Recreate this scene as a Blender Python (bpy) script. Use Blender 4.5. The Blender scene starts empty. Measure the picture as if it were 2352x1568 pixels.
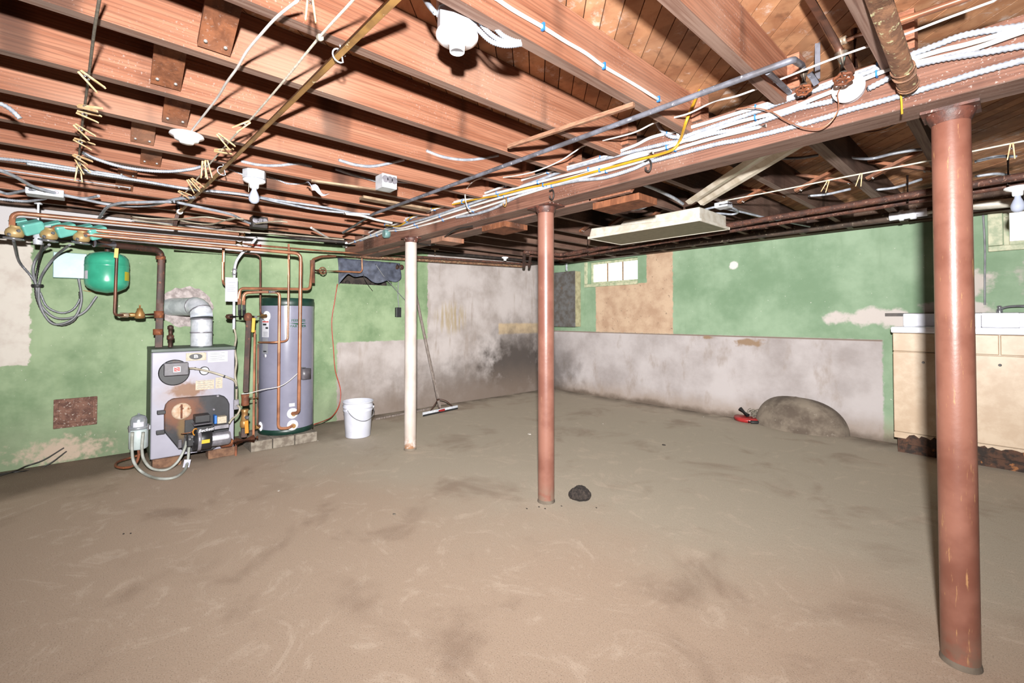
import bpy, bmesh, math, random
from mathutils import Vector, Matrix
random.seed(7)
S = bpy.context.scene
COL = S.collection
PI = math.pi

# ------------------------------------------------------------ camera, light, exposure
F_PX, CX, CY, CAM_H = 1036.0, 1176.0, 710.0, 1.22
YAW, PITCH = math.radians(48.1), math.radians(1.08)
FW = Vector((-math.sin(YAW) * math.cos(PITCH), math.cos(YAW) * math.cos(PITCH), math.sin(PITCH)))
RT = Vector((math.cos(YAW), math.sin(YAW), 0.0))
UP = RT.cross(FW)
EYE = Vector((0, 0, CAM_H))
cam_d = bpy.data.cameras.new('camera')
cam = bpy.data.objects.new('camera', cam_d)
COL.objects.link(cam)
cam_d.sensor_width = 36.0
cam_d.lens = F_PX / 2352 * 36.0
cam_d.shift_y = -(784.0 - CY) / 2352.0
cam_d.clip_start = 0.05
cam.matrix_world = Matrix.Translation(EYE) @ Matrix((RT, UP, -FW)).transposed().to_4x4()
S.camera = cam

world = bpy.data.worlds.new('world')
S.world = world
world.use_nodes = True
bg = world.node_tree.nodes['Background']
bg.inputs[0].default_value = (0.95, 0.97, 1.0, 1)
bg.inputs[1].default_value = 0.03

# the photographer's flash: on the camera, a hand above and a little behind the lens, head tilted up
fl = bpy.data.lights.new('camera_flash', 'SPOT')
fl.spot_size = math.radians(180)
fl.spot_blend = 1.0
fl.energy = 1.0
fl.shadow_soft_size = 0.035
fl.color = (1.0, 0.985, 0.965)
fl.use_nodes = True
nt = fl.node_tree
em = nt.nodes['Emission']
fo = nt.nodes.new('ShaderNodeLightFalloff')
fo.inputs['Strength'].default_value = 285.0
fo.inputs['Smooth'].default_value = 0.0
fc_ = nt.nodes.new('ShaderNodeLightFalloff')
fc_.inputs['Strength'].default_value = 55.0
ad = nt.nodes.new('ShaderNodeMath')
ad.operation = 'ADD'
nt.links.new(fo.outputs['Linear'], ad.inputs[0])
nt.links.new(fc_.outputs['Constant'], ad.inputs[1])
nt.links.new(ad.outputs[0], em.inputs['Strength'])
flo = bpy.data.objects.new('camera_flash', fl)
flo.location = (0.08, -0.07, 1.53)
aim = Vector((FW.x, FW.y, 0)).normalized() * math.cos(math.radians(17)) + Vector((0, 0, math.sin(math.radians(17))))   # head tilted up
flo.rotation_euler = aim.to_track_quat('-Z', 'Y').to_euler()
COL.objects.link(flo)

S.view_settings.view_transform = 'Standard'
S.view_settings.look = 'None'
S.view_settings.exposure = 0.0
S.view_settings.gamma = 1.0
S.view_settings.use_curve_mapping = False

# ------------------------------------------------------------ survey of the room (metres)
XL = -5.38      # face of the boiler wall
YB = 5.72       # face of the window wall
YF = 2.12       # camera-side face of the girder
ZJ = 2.12       # underside of the joists
ZS = 2.315      # underside of the subfloor
ZB = 1.97       # underside of the girder
def _ray(px, py):
    return FW + RT * ((px - CX) / F_PX) - UP * ((py - CY) / F_PX)
def _pl(px, py, ax, v):
    d = _ray(px, py)
    return EYE + d * ((v - EYE[ax]) / d[ax])
def V(px, py, x): return _pl(px, py, 0, x)            # a point measured on a plane x = const
def U(px, py, y): return _pl(px, py, 1, y)            # ... y = const
def G(px, py, z=0.0): return _pl(px, py, 2, z)        # ... z = const
def L(px, py, d=0.0): return V(px, py, XL + d)        # on / in front of the boiler wall
def K(px, py, d=0.0): return U(px, py, YB - d)        # on / in front of the window wall
def M(px, py, d=0.012): return U(px, py, YF - d)      # on the girder's face
def Ls(pts, d=0.0): return [L(a, b, d) for a, b in pts]
def Ks(pts, d=0.0): return [K(a, b, d) for a, b in pts]
def Ms(pts, d=0.012): return [M(a, b, d) for a, b in pts]
def Gs(pts, z): return [G(a, b, z) for a, b in pts]
def Vs(pts, x): return [V(a, b, x) for a, b in pts]
def Us(pts, y): return [U(a, b, y) for a, b in pts]

# ------------------------------------------------------------ materials
TONE = 0.60          # default colour scale, lowered to cut bounce light and deepen the shade
def lin(c, k=None):
    k = TONE if k is None else k
    return tuple(k * (v / 12.92 if v <= 0.04045 else ((v + 0.055) / 1.055) ** 2.4) for v in (x / 255.0 for x in c)) + (1.0,)
class NT:
    def __init__(self, name):
        self.m = bpy.data.materials.new(name)
        self.m.use_nodes = True
        self.t = self.m.node_tree
        self.b = self.t.nodes['Principled BSDF']
        self.pos = self.t.nodes.new('ShaderNodeNewGeometry').outputs['Position']
    def n(self, typ, **kw):
        nd = self.t.nodes.new(typ)
        for k, v in kw.items(): setattr(nd, k, v)
        return nd
    def link(self, a, b): self.t.links.new(a, b)
    def math(self, op, a, b=None, c=None, clamp=False):
        nd = self.n('ShaderNodeMath', operation=op); nd.use_clamp = clamp
        for i, x in enumerate((a, b, c)):
            if x is None: continue
            if isinstance(x, (int, float)): nd.inputs[i].default_value = x
            else: self.link(x, nd.inputs[i])
        return nd.outputs[0]
    def scale(self, sx, sy, sz, rot=(0, 0, 0)):
        nd = self.n('ShaderNodeMapping')
        nd.inputs['Scale'].default_value = (sx, sy, sz)
        nd.inputs['Rotation'].default_value = rot
        self.link(self.pos, nd.inputs['Vector'])
        return nd.outputs[0]
    def noise(self, sc=5.0, det=4.0, rough=0.55, vec=None, dist=0.0):
        nd = self.n('ShaderNodeTexNoise')
        nd.inputs['Scale'].default_value = sc; nd.inputs['Detail'].default_value = det
        nd.inputs['Roughness'].default_value = rough; nd.inputs['Distortion'].default_value = dist
        self.link(vec if vec is not None else self.pos, nd.inputs['Vector'])
        return nd.outputs[0]
    def ramp(self, fac, lo, hi):                 # smooth 0..1 between lo and hi
        nd = self.n('ShaderNodeMapRange', interpolation_type='SMOOTHSTEP')
        nd.inputs['From Min'].default_value = lo; nd.inputs['From Max'].default_value = hi
        self.link(fac, nd.inputs['Value'])
        return nd.outputs[0]
    def mix(self, fac, a, b, mode='MIX'):
        nd = self.n('ShaderNodeMix', data_type='RGBA', blend_type=mode)
        if isinstance(fac, (int, float)): nd.inputs[0].default_value = fac
        else: self.link(fac, nd.inputs[0])
        for i, x in ((6, a), (7, b)):
            if isinstance(x, tuple): nd.inputs[i].default_value = x
            else: self.link(x, nd.inputs[i])
        return nd.outputs[2]
    def sep(self):
        nd = self.n('ShaderNodeSeparateXYZ'); self.link(self.pos, nd.inputs[0])
        return nd.outputs
    def rect(self, a, b, a0, a1, b0, b1, s=0.01):
        r = self.math('MULTIPLY', self.ramp(a, a0 - s, a0 + s), self.math('SUBTRACT', 1.0, self.ramp(a, a1 - s, a1 + s)))
        q = self.math('MULTIPLY', self.ramp(b, b0 - s, b0 + s), self.math('SUBTRACT', 1.0, self.ramp(b, b1 - s, b1 + s)))
        return self.math('MULTIPLY', r, q)
    def blob(self, a, b, ca, cb, ra, rb, soft=0.5, jit=None):
        da = self.math('DIVIDE', self.math('SUBTRACT', a, ca), ra)
        db = self.math('DIVIDE', self.math('SUBTRACT', b, cb), rb)
        d = self.math('SQRT', self.math('ADD', self.math('MULTIPLY', da, da), self.math('MULTIPLY', db, db)))
        if jit is not None: d = self.math('ADD', d, jit)
        return self.math('SUBTRACT', 1.0, self.ramp(d, 1.0 - soft, 1.0 + soft))
    def bump(self, h, strength=0.3, dist=0.01):
        nd = self.n('ShaderNodeBump'); nd.inputs['Strength'].default_value = strength; nd.inputs['Distance'].default_value = dist
        self.link(h, nd.inputs['Height']); self.link(nd.outputs[0], self.b.inputs['Normal'])
    def done(self, col, rough=0.6, metal=0.0, spec=0.5):
        if isinstance(col, tuple): self.b.inputs['Base Color'].default_value = col
        else: self.link(col, self.b.inputs['Base Color'])
        if isinstance(rough, (int, float)): self.b.inputs['Roughness'].default_value = rough
        else: self.link(rough, self.b.inputs['Roughness'])
        self.b.inputs['Metallic'].default_value = metal
        self.b.inputs['Specular IOR Level'].default_value = spec
        return self.m
MATS = {}
def mat(name, c1, c2=None, sc=8.0, lo=0.35, hi=0.65, rough=0.6, metal=0.0, bump=0.0, stretch=None, tone=None, c3=None, sc3=30.0, lo3=0.6, hi3=0.7, spec=0.5, det=5.0, bsc=40.0):
    t = NT(name); col = lin(c1, tone)
    vec = t.scale(*stretch) if stretch else None
    if c2: col = t.mix(t.ramp(t.noise(sc, det, 0.6, vec), lo, hi), col, lin(c2, tone))
    if c3: col = t.mix(t.ramp(t.noise(sc3, 4, 0.6), lo3, hi3), col, lin(c3, tone))
    if bump: t.bump(t.noise(bsc, 4, 0.6, vec), bump, 0.005)
    MATS[name] = t.done(col, rough, metal, spec)
    return MATS[name]

mat('galvanised', (214, 217, 224), (182, 186, 194), 14, rough=0.38, metal=0.2, bump=0.05, tone=0.85)
mat('armour', (206, 212, 222), (172, 178, 190), 30, rough=0.35, metal=0.15, tone=0.62)
mat('armour_dull', (140, 142, 148), (100, 100, 106), 12, rough=0.45, metal=0.3)
mat('white_cable', (240, 236, 234), (212, 206, 200), 9, rough=0.4, tone=0.75)
mat('cream_cable', (205, 198, 178), (165, 155, 135), 9, rough=0.5)
mat('yellow_cable', (226, 178, 48), (196, 146, 40), 9, rough=0.4)
mat('black_cable', (28, 25, 25), (48, 44, 42), 9, rough=0.5)
mat('grey_cable', (135, 136, 140), (105, 106, 110), 9, rough=0.45)
mat('orange_tube', (188, 74, 52), (160, 60, 44), 9, rough=0.4)
mat('blue_clip', (58, 140, 215), rough=0.4)
mat('copper', (184, 126, 94), (140, 94, 72), 7, rough=0.32, metal=0.35, bump=0.03, tone=0.75)
mat('copper_old', (128, 82, 62), (84, 58, 48), 9, rough=0.45, metal=0.35, bump=0.05)
mat('solder', (205, 190, 170), (170, 140, 110), 20, rough=0.4, metal=0.4)
mat('brass', (196, 150, 90), (160, 118, 70), 12, rough=0.4, metal=0.4)
mat('pipe_gold', (186, 142, 82), (146, 108, 66), 10, rough=0.42, metal=0.15, c3=(225, 205, 165), sc3=26, lo3=0.64, hi3=0.68, bump=0.05, tone=0.8)
mat('pipe_grey', (126, 128, 140), (94, 92, 98), 14, rough=0.45, metal=0.2, c3=(170, 170, 178), sc3=40, lo3=0.62, hi3=0.68, bump=0.1, tone=0.75)
mat('iron_rust', (84, 52, 40), (56, 38, 32), 12, rough=0.6, metal=0.2, c3=(136, 78, 50), sc3=18, lo3=0.6, hi3=0.7, bump=0.2)
mat('rust', (146, 82, 48), (104, 58, 38), 14, rough=0.75, bump=0.3, c3=(180, 112, 64), sc3=30, lo3=0.58, hi3=0.68)
mat('black_iron', (44, 40, 40), (70, 60, 55), 15, rough=0.55, metal=0.25, bump=0.15)
mat('cast_crust', (146, 104, 76), (112, 78, 58), 26, lo=0.4, hi=0.6, rough=0.8, bump=0.7, c3=(190, 182, 140), sc3=40, lo3=0.57, hi3=0.66)
mat('twin_rust', (104, 62, 46), (70, 44, 36), 20, rough=0.75, bump=0.4, c3=(150, 110, 92), sc3=60, lo3=0.58, hi3=0.66)
mat('drain_iron', (92, 74, 62), (58, 46, 40), 10, rough=0.8, bump=0.3, c3=(158, 146, 128), sc3=24, lo3=0.6, hi3=0.68)
mat('chrome', (225, 228, 235), (185, 188, 196), 10, rough=0.18, metal=0.8)
mat('porcelain', (250, 250, 252), (232, 232, 238), 10, rough=0.25, tone=0.95)
mat('bulb_glass', (206, 214, 236), rough=0.2)
mat('pin_wood', (222, 190, 150), (196, 158, 112), 40, rough=0.6, tone=0.85)
mat('rope', (216, 210, 196), (184, 176, 160), 60, rough=0.9, tone=0.8)
mat('rope_grey', (148, 140, 124), (118, 110, 98), 60, rough=0.9)
mat('stick_wood', (188, 146, 116), (150, 100, 78), 10, rough=0.7, stretch=(2, 2, 30))
mat('handle_grey', (150, 138, 130), (112, 98, 90), 12, rough=0.7, stretch=(6, 6, 1))
mat('plank_pale', (196, 170, 138), (150, 118, 92), 8, rough=0.75, bump=0.1)
mat('nail', (205, 200, 195), rough=0.4, metal=0.4)
mat('boiler_green', (74, 92, 80), (62, 76, 68), 8, rough=0.5)
mat('boiler_black', (46, 46, 50), (30, 30, 33), 10, rough=0.5, c3=(92, 62, 48), sc3=9, lo3=0.62, hi3=0.72)
mat('black_paint', (34, 34, 37), (48, 48, 52), 12, rough=0.45)
mat('burner_grey', (122, 118, 126), (96, 92, 98), 10, rough=0.4)
mat('steel', (178, 174, 184), (140, 138, 146), 16, rough=0.35, metal=0.3)
mat('label_white', (238, 238, 244), (214, 214, 226), 70, rough=0.5, stretch=(1, 1, 4))
mat('label_old', (222, 212, 190), (188, 172, 150), 60, rough=0.6, stretch=(1, 1, 4))
mat('label_red', (214, 62, 56), rough=0.5)
mat('label_yellow', (232, 196, 40), rough=0.5)
mat('label_blue', (40, 120, 210), rough=0.5)
mat('ink', (40, 42, 46), rough=0.6)
mat('ink_grey', (150, 152, 160), rough=0.6)
mat('heater_band', (26, 66, 54), (20, 50, 42), 10, rough=0.4)
mat('heater_print', (20, 84, 62), rough=0.5)
mat('tank_green', (62, 168, 136), (54, 152, 122), 8, rough=0.26, spec=0.6, tone=0.75)
mat('tank_label', (205, 190, 50), rough=0.5)
mat('valve_teal', (112, 186, 174), (98, 170, 160), 8, rough=0.35, tone=0.8)
mat('box_teal', (142, 178, 178), (122, 160, 158), 8, rough=0.4)
mat('bronze', (206, 176, 122), (184, 152, 98), 10, rough=0.45, metal=0.15)
mat('plastic_white', (232, 234, 246), (218, 220, 234), 6, rough=0.35, tone=0.68)
mat('handle_yellow', (222, 178, 48), rough=0.4)
mat('handle_orange', (226, 148, 40), rough=0.4)
mat('red_plastic', (190, 52, 52), (150, 40, 42), 10, rough=0.35)
mat('black_rubber', (32, 32, 32), rough=0.6)
mat('oil_hose', (192, 196, 190), (158, 160, 150), 12, rough=0.5)
mat('filter_steel', (196, 202, 210), (168, 176, 182), 10, rough=0.25, metal=0.4)
mat('filter_white', (214, 226, 226), (190, 206, 206), 8, rough=0.35)
mat('brick_old', (150, 112, 86), (110, 78, 60), 14, rough=0.9, bump=0.3)
mat('block_grey', (160, 150, 136), (120, 108, 96), 16, rough=0.9, bump=0.4)
mat('flue_mortar', (206, 194, 192), (160, 148, 146), 22, rough=0.95, bump=0.6)
mat('tarp', (92, 98, 116), (66, 70, 84), 14, rough=0.7, bump=0.2)
mat('hole_dark', (44, 36, 34), (70, 60, 54), 12, rough=0.95, bump=0.4)
mat('panel_grey', (104, 104, 104), (84, 78, 72), 12, rough=0.5, c3=(110, 86, 68), sc3=9, lo3=0.62, hi3=0.72)
mat('panel_edge', (196, 186, 150), (160, 150, 118), 10, rough=0.5)
mat('fixture_paint', (220, 214, 202), (198, 188, 172), 14, rough=0.4, c3=(120, 92, 70), sc3=40, lo3=0.72, hi3=0.76, tone=0.75)
mat('fixture_lens', (150, 142, 112), (134, 126, 98), 24, rough=0.6)
mat('sheet_metal', (226, 216, 200), (196, 182, 160), 10, rough=0.35, metal=0.1, tone=0.85)
mat('cabinet_cream', (222, 198, 170), (204, 176, 146), 7, rough=0.45, c3=(120, 84, 60), sc3=22, lo3=0.74, hi3=0.78)
mat('cabinet_rot', (92, 62, 46), (50, 38, 32), 18, lo=0.4, hi=0.6, rough=0.9, bump=0.5, c3=(160, 104, 62), sc3=14, lo3=0.62, hi3=0.7)
mat('enamel', (240, 242, 252), (226, 226, 236), 6, rough=0.2, tone=0.85)
mat('mound', (150, 136, 120), (104, 90, 78), 5, rough=0.95, bump=0.25, c3=(168, 156, 142), sc3=18, lo3=0.62, hi3=0.74, tone=0.52)
mat('sponge', (74, 64, 58), (38, 32, 30), 60, rough=1.0, bump=1.0)
mat('plaster_chip', (214, 206, 196), rough=0.9)
mat('dark_chip', (60, 52, 46), rough=0.9)
mat('window_paint', (206, 204, 172), (160, 172, 138), 16, rough=0.6, c3=(120, 96, 72), sc3=30, lo3=0.66, hi3=0.72)
mat('muntin', (150, 110, 70), (110, 80, 56), 20, rough=0.7)
mat('paper', (226, 226, 240), (206, 206, 224), 20, rough=0.8)
mat('valve_old', (150, 132, 116), (110, 96, 84), 26, rough=0.6, metal=0.2, bump=0.3, c3=(150, 196, 190), sc3=30, lo3=0.62, hi3=0.7)
mat('cap_iron', (120, 70, 56), (78, 50, 44), 24, rough=0.55, bump=0.4, c3=(196, 170, 160), sc3=40, lo3=0.6, hi3=0.68)

def emis(name, c, s):
    t = NT(name)
    t.b.inputs['Base Color'].default_value = lin(c)
    t.b.inputs['Emission Color'].default_value = lin(c)
    t.b.inputs['Emission Strength'].default_value = s
    MATS[name] = t.m
emis('daylight_pane', (250, 252, 240), 2.2)

def wood(name, c1, c2, stretch, fleck=0.0, dirt=(60, 42, 36), dirt_lo=0.6, per_obj=0.0, pale=None, rough=0.7, dusty=0.0, tone=None):
    t = NT(name)
    g = t.noise(1.0, 6, 0.65, t.scale(*stretch), 0.6)
    col = t.mix(t.ramp(g, 0.35, 0.68), lin(c1, tone), lin(c2, tone))
    # growth rings as fine lines along the grain
    wv = t.n('ShaderNodeTexWave', wave_type='BANDS', bands_direction='Z')
    wv.inputs['Scale'].default_value = 9.0; wv.inputs['Distortion'].default_value = 9.0; wv.inputs['Detail'].default_value = 3.0; wv.inputs['Detail Scale'].default_value = 0.9
    t.link(t.scale(stretch[0] / 24 * 1.2, stretch[1] / 24 * 1.2 + 0.12, stretch[2] / 24 * 2.4), wv.inputs['Vector'])
    col = t.mix(t.math('MULTIPLY', t.ramp(wv.outputs['Fac'], 0.55, 0.95), 0.45), col, t.mix(0.55, col, lin(dirt)))
    fine = t.noise(1.0, 3, 0.5, t.scale(stretch[0] * 5, stretch[1] * 3, stretch[2] * 5))
    col = t.mix(t.ramp(fine, 0.56, 0.75), col, t.mix(0.35, col, lin(dirt)))
    # dark water stains that run across the grain, and worn pale streaks
    st = t.noise(1.0, 3, 0.5, t.scale(3.2, 3.2, 0.7))
    col = t.mix(t.math('MULTIPLY', t.ramp(st, dirt_lo, dirt_lo + 0.12), 0.75), col, lin(dirt))
    pl = t.noise(1.0, 3, 0.5, t.scale(1.6, 1.1, 2.2))
    col = t.mix(t.math('MULTIPLY', t.ramp(pl, 0.52, 0.75), 0.35), col, lin((222, 186, 164), tone))
    if pale:
        ps = t.noise(1.0, 5, 0.7, t.scale(*pale))
        col = t.mix(t.math('MULTIPLY', t.ramp(ps, 0.56, 0.70), 0.75), col, lin((232, 214, 202), tone))
    if fleck:
        fk = t.noise(110, 3, 0.6)
        zone = t.ramp(t.noise(2.2, 3), 0.45, 0.62)
        col = t.mix(t.math('MULTIPLY', t.math('MULTIPLY', t.ramp(fk, 0.60, 0.70), zone), fleck), col, lin((232, 220, 214)))
    if dusty:     # sawn undersides are weathered grey
        sn = t.n('ShaderNodeSeparateXYZ'); t.link(t.t.nodes['Geometry'].outputs['Normal'], sn.inputs[0])
        und = t.ramp(t.math('MULTIPLY', sn.outputs[2], -1.0), 0.6, 0.9)
        col = t.mix(t.math('MULTIPLY', und, dusty), col, t.mix(t.ramp(fine, 0.4, 0.65), lin((168, 146, 134)), lin((128, 104, 94))))
    if per_obj:
        oi = t.n('ShaderNodeObjectInfo').outputs['Random']
        col = t.mix(t.math('MULTIPLY', oi, per_obj), col, lin((110, 68, 50)))
    t.bump(g, 0.12, 0.004)
    MATS[name] = t.done(col, rough, 0, 0.25)
wood('joist_wood', (192, 134, 106), (158, 100, 74), (24, 1.0, 24), fleck=0.35, dirt_lo=0.585, per_obj=0.12, dusty=0.75)
wood('joist_grey_shaded', (140, 110, 96), (104, 78, 68), (24, 1.0, 24), fleck=0.3, dirt_lo=0.52, per_obj=0.2, dusty=0.8, tone=0.45)  # greyer weathered wood, darkened further for the shade behind the girder
wood('beam_wood', (158, 112, 94), (120, 80, 66), (1.0, 24, 24), fleck=0.5, dirt_lo=0.54, dusty=0.6)
wood('board_wood', (214, 160, 118), (180, 124, 88), (6, 6, 6), fleck=0.0, dirt_lo=0.66, per_obj=0.45, pale=(11, 11, 11), tone=0.8)
wood('bridge_wood', (166, 106, 74), (126, 78, 54), (18, 18, 2.0), fleck=0.18, dirt_lo=0.57)
wood('sill_wood', (112, 84, 66), (76, 58, 48), (1.5, 14, 14), fleck=0.5, dirt_lo=0.52)

def post_paint(name, c1, c2, wear, rust, lo):
    t = NT(name)
    col = t.mix(t.ramp(t.noise(5, 4), 0.35, 0.65), lin(c1), lin(c2))
    col = t.mix(t.ramp(t.noise(1, 5, 0.7, t.scale(70, 70, 9)), lo, lo + 0.1), col, lin(wear))
    z = t.sep()[2]
    low = t.math('SUBTRACT', 1.0, t.ramp(z, 0.0, 0.16))
    low = t.math('MULTIPLY', low, t.ramp(t.noise(22, 4), 0.36, 0.56))
    col = t.mix(low, col, lin(rust))
    t.bump(t.noise(60, 4), 0.15, 0.003)
    MATS[name] = t.done(col, 0.38, 0.0, 0.5)
post_paint('post_red', (166, 116, 100), (144, 94, 80), (206, 160, 124), (150, 124, 108), 0.64)
post_paint('post_red_worn', (170, 116, 98), (142, 90, 74), (208, 158, 110), (140, 112, 96), 0.60)
post_paint('post_white', (232, 220, 212), (214, 200, 190), (172, 128, 92), (170, 116, 70), 0.66)

# floor: trowelled concrete, tan and dusty near; greyer far, colour lightened for weak light
t = NT('floor_concrete')
P = t.sep()
jit = t.math('MULTIPLY', t.math('SUBTRACT', t.noise(1.3, 5, 0.6), 0.5), 1.5)
far = t.math('ADD', t.math('ADD', t.math('MULTIPLY', P[1], 0.9), t.math('MULTIPLY', P[0], -0.35)), jit)
col = t.mix(t.ramp(far, 1.9, 3.0), lin((200, 177, 156)), lin((202, 189, 170)))
swirl = t.noise(2.6, 8, 0.75, t.scale(1.0, 1.0, 1.0), 2.4)
col = t.mix(t.math('MULTIPLY', t.ramp(swirl, 0.52, 0.66), 0.5), col, lin((228, 208, 188)))
col = t.mix(t.math('MULTIPLY', t.ramp(t.noise(1.7, 4, 0.6, None, 0.5), 0.52, 0.72), 0.55), col, lin((150, 126, 108)))
# damp band along the boiler wall and in front of the boiler
wet = t.math('SUBTRACT', 1.0, t.ramp(t.math('ADD', P[0], t.math('MULTIPLY', t.math('SUBTRACT', t.noise(1.6, 4), 0.5), 1.6)), -5.05, -4.35))
wet = t.math('MULTIPLY', wet, t.math('SUBTRACT', 1.0, t.ramp(P[1], 1.2, 3.0)))
col = t.mix(t.math('MULTIPLY', wet, 0.75), col, lin((104, 84, 70)))
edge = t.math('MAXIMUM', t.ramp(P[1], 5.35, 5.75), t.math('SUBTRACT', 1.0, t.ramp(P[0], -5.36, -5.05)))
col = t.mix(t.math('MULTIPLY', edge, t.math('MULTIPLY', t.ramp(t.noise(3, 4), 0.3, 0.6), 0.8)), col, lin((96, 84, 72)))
grit = t.noise(210, 2, 0.6)
col = t.mix(t.math('MULTIPLY', t.ramp(grit, 0.58, 0.70), 0.5), col, lin((226, 210, 196)))
col = t.mix(t.math('MULTIPLY', t.math('SUBTRACT', 1.0, t.ramp(grit, 0.32, 0.44)), 0.5), col, lin((110, 92, 80)))
t.bump(t.math('ADD', t.noise(40, 5), t.math('MULTIPLY', grit, 0.5)), 0.25, 0.004)
MATS['floor_concrete'] = t.done(col, 0.75, 0, 0.25)

# boiler wall: green paint, raw white plaster patches, mould in the corner
GREEN, GREEN2, GREEN3 = lin((138, 160, 120)), lin((110, 136, 98)), lin((158, 178, 140))
t = NT('wall_left_paint')
P = t.sep(); n1 = t.noise(6, 5, 0.6); n2 = t.noise(22, 4, 0.6)
jy = t.math('ADD', P[1], t.math('MULTIPLY', t.math('SUBTRACT', n2, 0.5), 0.07))
jz = t.math('ADD', P[2], t.math('MULTIPLY', t.math('SUBTRACT', n2, 0.5), 0.03))
gr = t.mix(t.ramp(t.noise(2.0, 5, 0.65), 0.3, 0.7), GREEN2, GREEN3)
gr = t.mix(t.math('MULTIPLY', t.ramp(t.noise(1, 4, 0.6, t.scale(6, 6, 0.9)), 0.5, 0.75), 0.5), gr, GREEN)
low = t.math('SUBTRACT', 1.0, t.ramp(t.math('ADD', P[2], t.math('MULTIPLY', t.math('SUBTRACT', n1, 0.5), 0.6)), 0.05, 0.65))
gr = t.mix(t.math('MULTIPLY', low, 0.55), gr, lin((112, 122, 96)))
gr = t.mix(t.math('MULTIPLY', t.ramp(t.noise(48, 3, 0.5), 0.72, 0.75), 0.8), gr, lin((214, 210, 196)))
wh = t.mix(t.ramp(t.noise(2.4, 6, 0.6), 0.34, 0.76), lin((196, 187, 184)), lin((156, 145, 139)))
wh = t.mix(t.math('MULTIPLY', t.ramp(t.noise(1, 4, 0.6, t.scale(9, 9, 1.5)), 0.56, 0.74), 0.5), wh, lin((150, 134, 122)))
cream = lin((214, 206, 196))
m_far = t.math('ADD', t.rect(jy, jz, 2.04, 9, -1, 0.925), t.rect(jy, jz, 3.27, 9, -1, 9), clamp=True)
m_left = t.rect(jy, jz, -9, -0.468, 0.834, 9, 0.006)
col = t.mix(m_far, gr, wh)
col = t.mix(m_left, col, t.mix(t.ramp(n1, 0.4, 0.7), cream, lin((196, 184, 174))))
col = t.mix(t.math('MULTIPLY', t.rect(jy, jz, 4.55, 5.5, 0.965, 1.13, 0.02), 0.8), col, lin((206, 180, 140)))
yel = t.math('MULTIPLY', t.blob(P[1], P[2], 3.66, 1.22, 0.24, 0.20, 0.5), t.ramp(t.noise(1, 3, 0.6, t.scale(30, 30, 3)), 0.42, 0.6))
col = t.mix(t.math('MULTIPLY', yel, 0.7), col, lin((166, 146, 104)))
j = t.math('MULTIPLY', t.math('SUBTRACT', n1, 0.5), 1.5)
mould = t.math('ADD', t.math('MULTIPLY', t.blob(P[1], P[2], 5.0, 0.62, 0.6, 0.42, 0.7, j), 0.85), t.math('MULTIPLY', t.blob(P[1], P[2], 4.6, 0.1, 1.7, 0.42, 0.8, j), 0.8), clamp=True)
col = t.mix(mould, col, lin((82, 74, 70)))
rub = t.math('MULTIPLY', t.math('MULTIPLY', m_far, t.math('SUBTRACT', 1.0, t.ramp(t.math('ADD', P[2], t.math('MULTIPLY', j, 0.14)), 0.02, 0.6))), 0.75)
col = t.mix(rub, col, lin((128, 112, 100)))
# flaked paint low on the wall by the loose wires, ring of torn paint
flk = t.math('MULTIPLY', t.blob(P[1], P[2], -0.27, 0.10, 0.22, 0.09, 0.6, t.math('MULTIPLY', t.math('SUBTRACT', n2, 0.5), 3.2)), 1.0)
col = t.mix(flk, col, lin((190, 170, 150)))
top = t.ramp(t.math('ADD', P[2], t.math('MULTIPLY', t.math('SUBTRACT', n2, 0.5), 0.03)), 1.90, 1.915)
col = t.mix(t.math('MULTIPLY', top, t.math('SUBTRACT', 1.0, t.ramp(P[1], 1.2, 1.3))), col, lin((206, 202, 204)))
t.bump(t.math('ADD', n1, t.math('MULTIPLY', n2, 0.4)), 0.25, 0.01)
MATS['wall_left_paint'] = t.done(col, 0.7, 0, 0.3)

# window wall
t = NT('wall_back_paint')
P = t.sep(); n1 = t.noise(5, 5, 0.6); n2 = t.noise(18, 4, 0.6)
jx = t.math('ADD', P[0], t.math('MULTIPLY', t.math('SUBTRACT', n2, 0.5), 0.05))
jz = t.math('ADD', P[2], t.math('MULTIPLY', t.math('SUBTRACT', n2, 0.5), 0.03))
gr = t.mix(t.ramp(t.noise(1.7, 5, 0.65), 0.3, 0.7), lin((120, 148, 116)), lin((154, 178, 148)))
gr = t.mix(t.math('MULTIPLY', t.ramp(t.noise(1, 4, 0.6, t.scale(7, 7, 0.8)), 0.52, 0.75), 0.5), gr, lin((122, 148, 116)))
gr = t.mix(t.math('MULTIPLY', t.ramp(t.noise(44, 3, 0.5), 0.73, 0.76), 0.7), gr, lin((220, 216, 206)))
wh = t.mix(t.ramp(t.noise(1.9, 6, 0.6), 0.34, 0.78), lin((194, 186, 185)), lin((156, 146, 143)))
wh = t.mix(t.math('MULTIPLY', t.ramp(t.noise(1, 5, 0.65, t.scale(5, 5, 2.2)), 0.54, 0.75), 0.6), wh, lin((150, 134, 122)))
col = t.mix(t.rect(jx, jz, -9, -0.88, -1, 1.0), gr, wh)
col = t.mix(t.rect(jx, P[2], -9, -0.88, 0.985, 1.0, 0.006), col, lin((128, 110, 98)))
tan = t.mix(t.ramp(t.noise(4, 5, 0.65), 0.36, 0.68), lin((206, 178, 150)), lin((180, 148, 122)))
tan = t.mix(t.math('MULTIPLY', t.ramp(t.noise(30, 3, 0.6), 0.66, 0.72), 0.7), tan, lin((110, 92, 78)))
col = t.mix(t.math('MULTIPLY', t.rect(jx, jz, -4.40, -3.10, 1.0, 1.72, 0.008), 1.0), col, tan)
col = t.mix(t.rect(jx, jz, -3.50, -3.10, 1.70, 9, 0.008), col, tan)
jj = t.math('MULTIPLY', t.math('SUBTRACT', n1, 0.5), 3.0)
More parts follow.
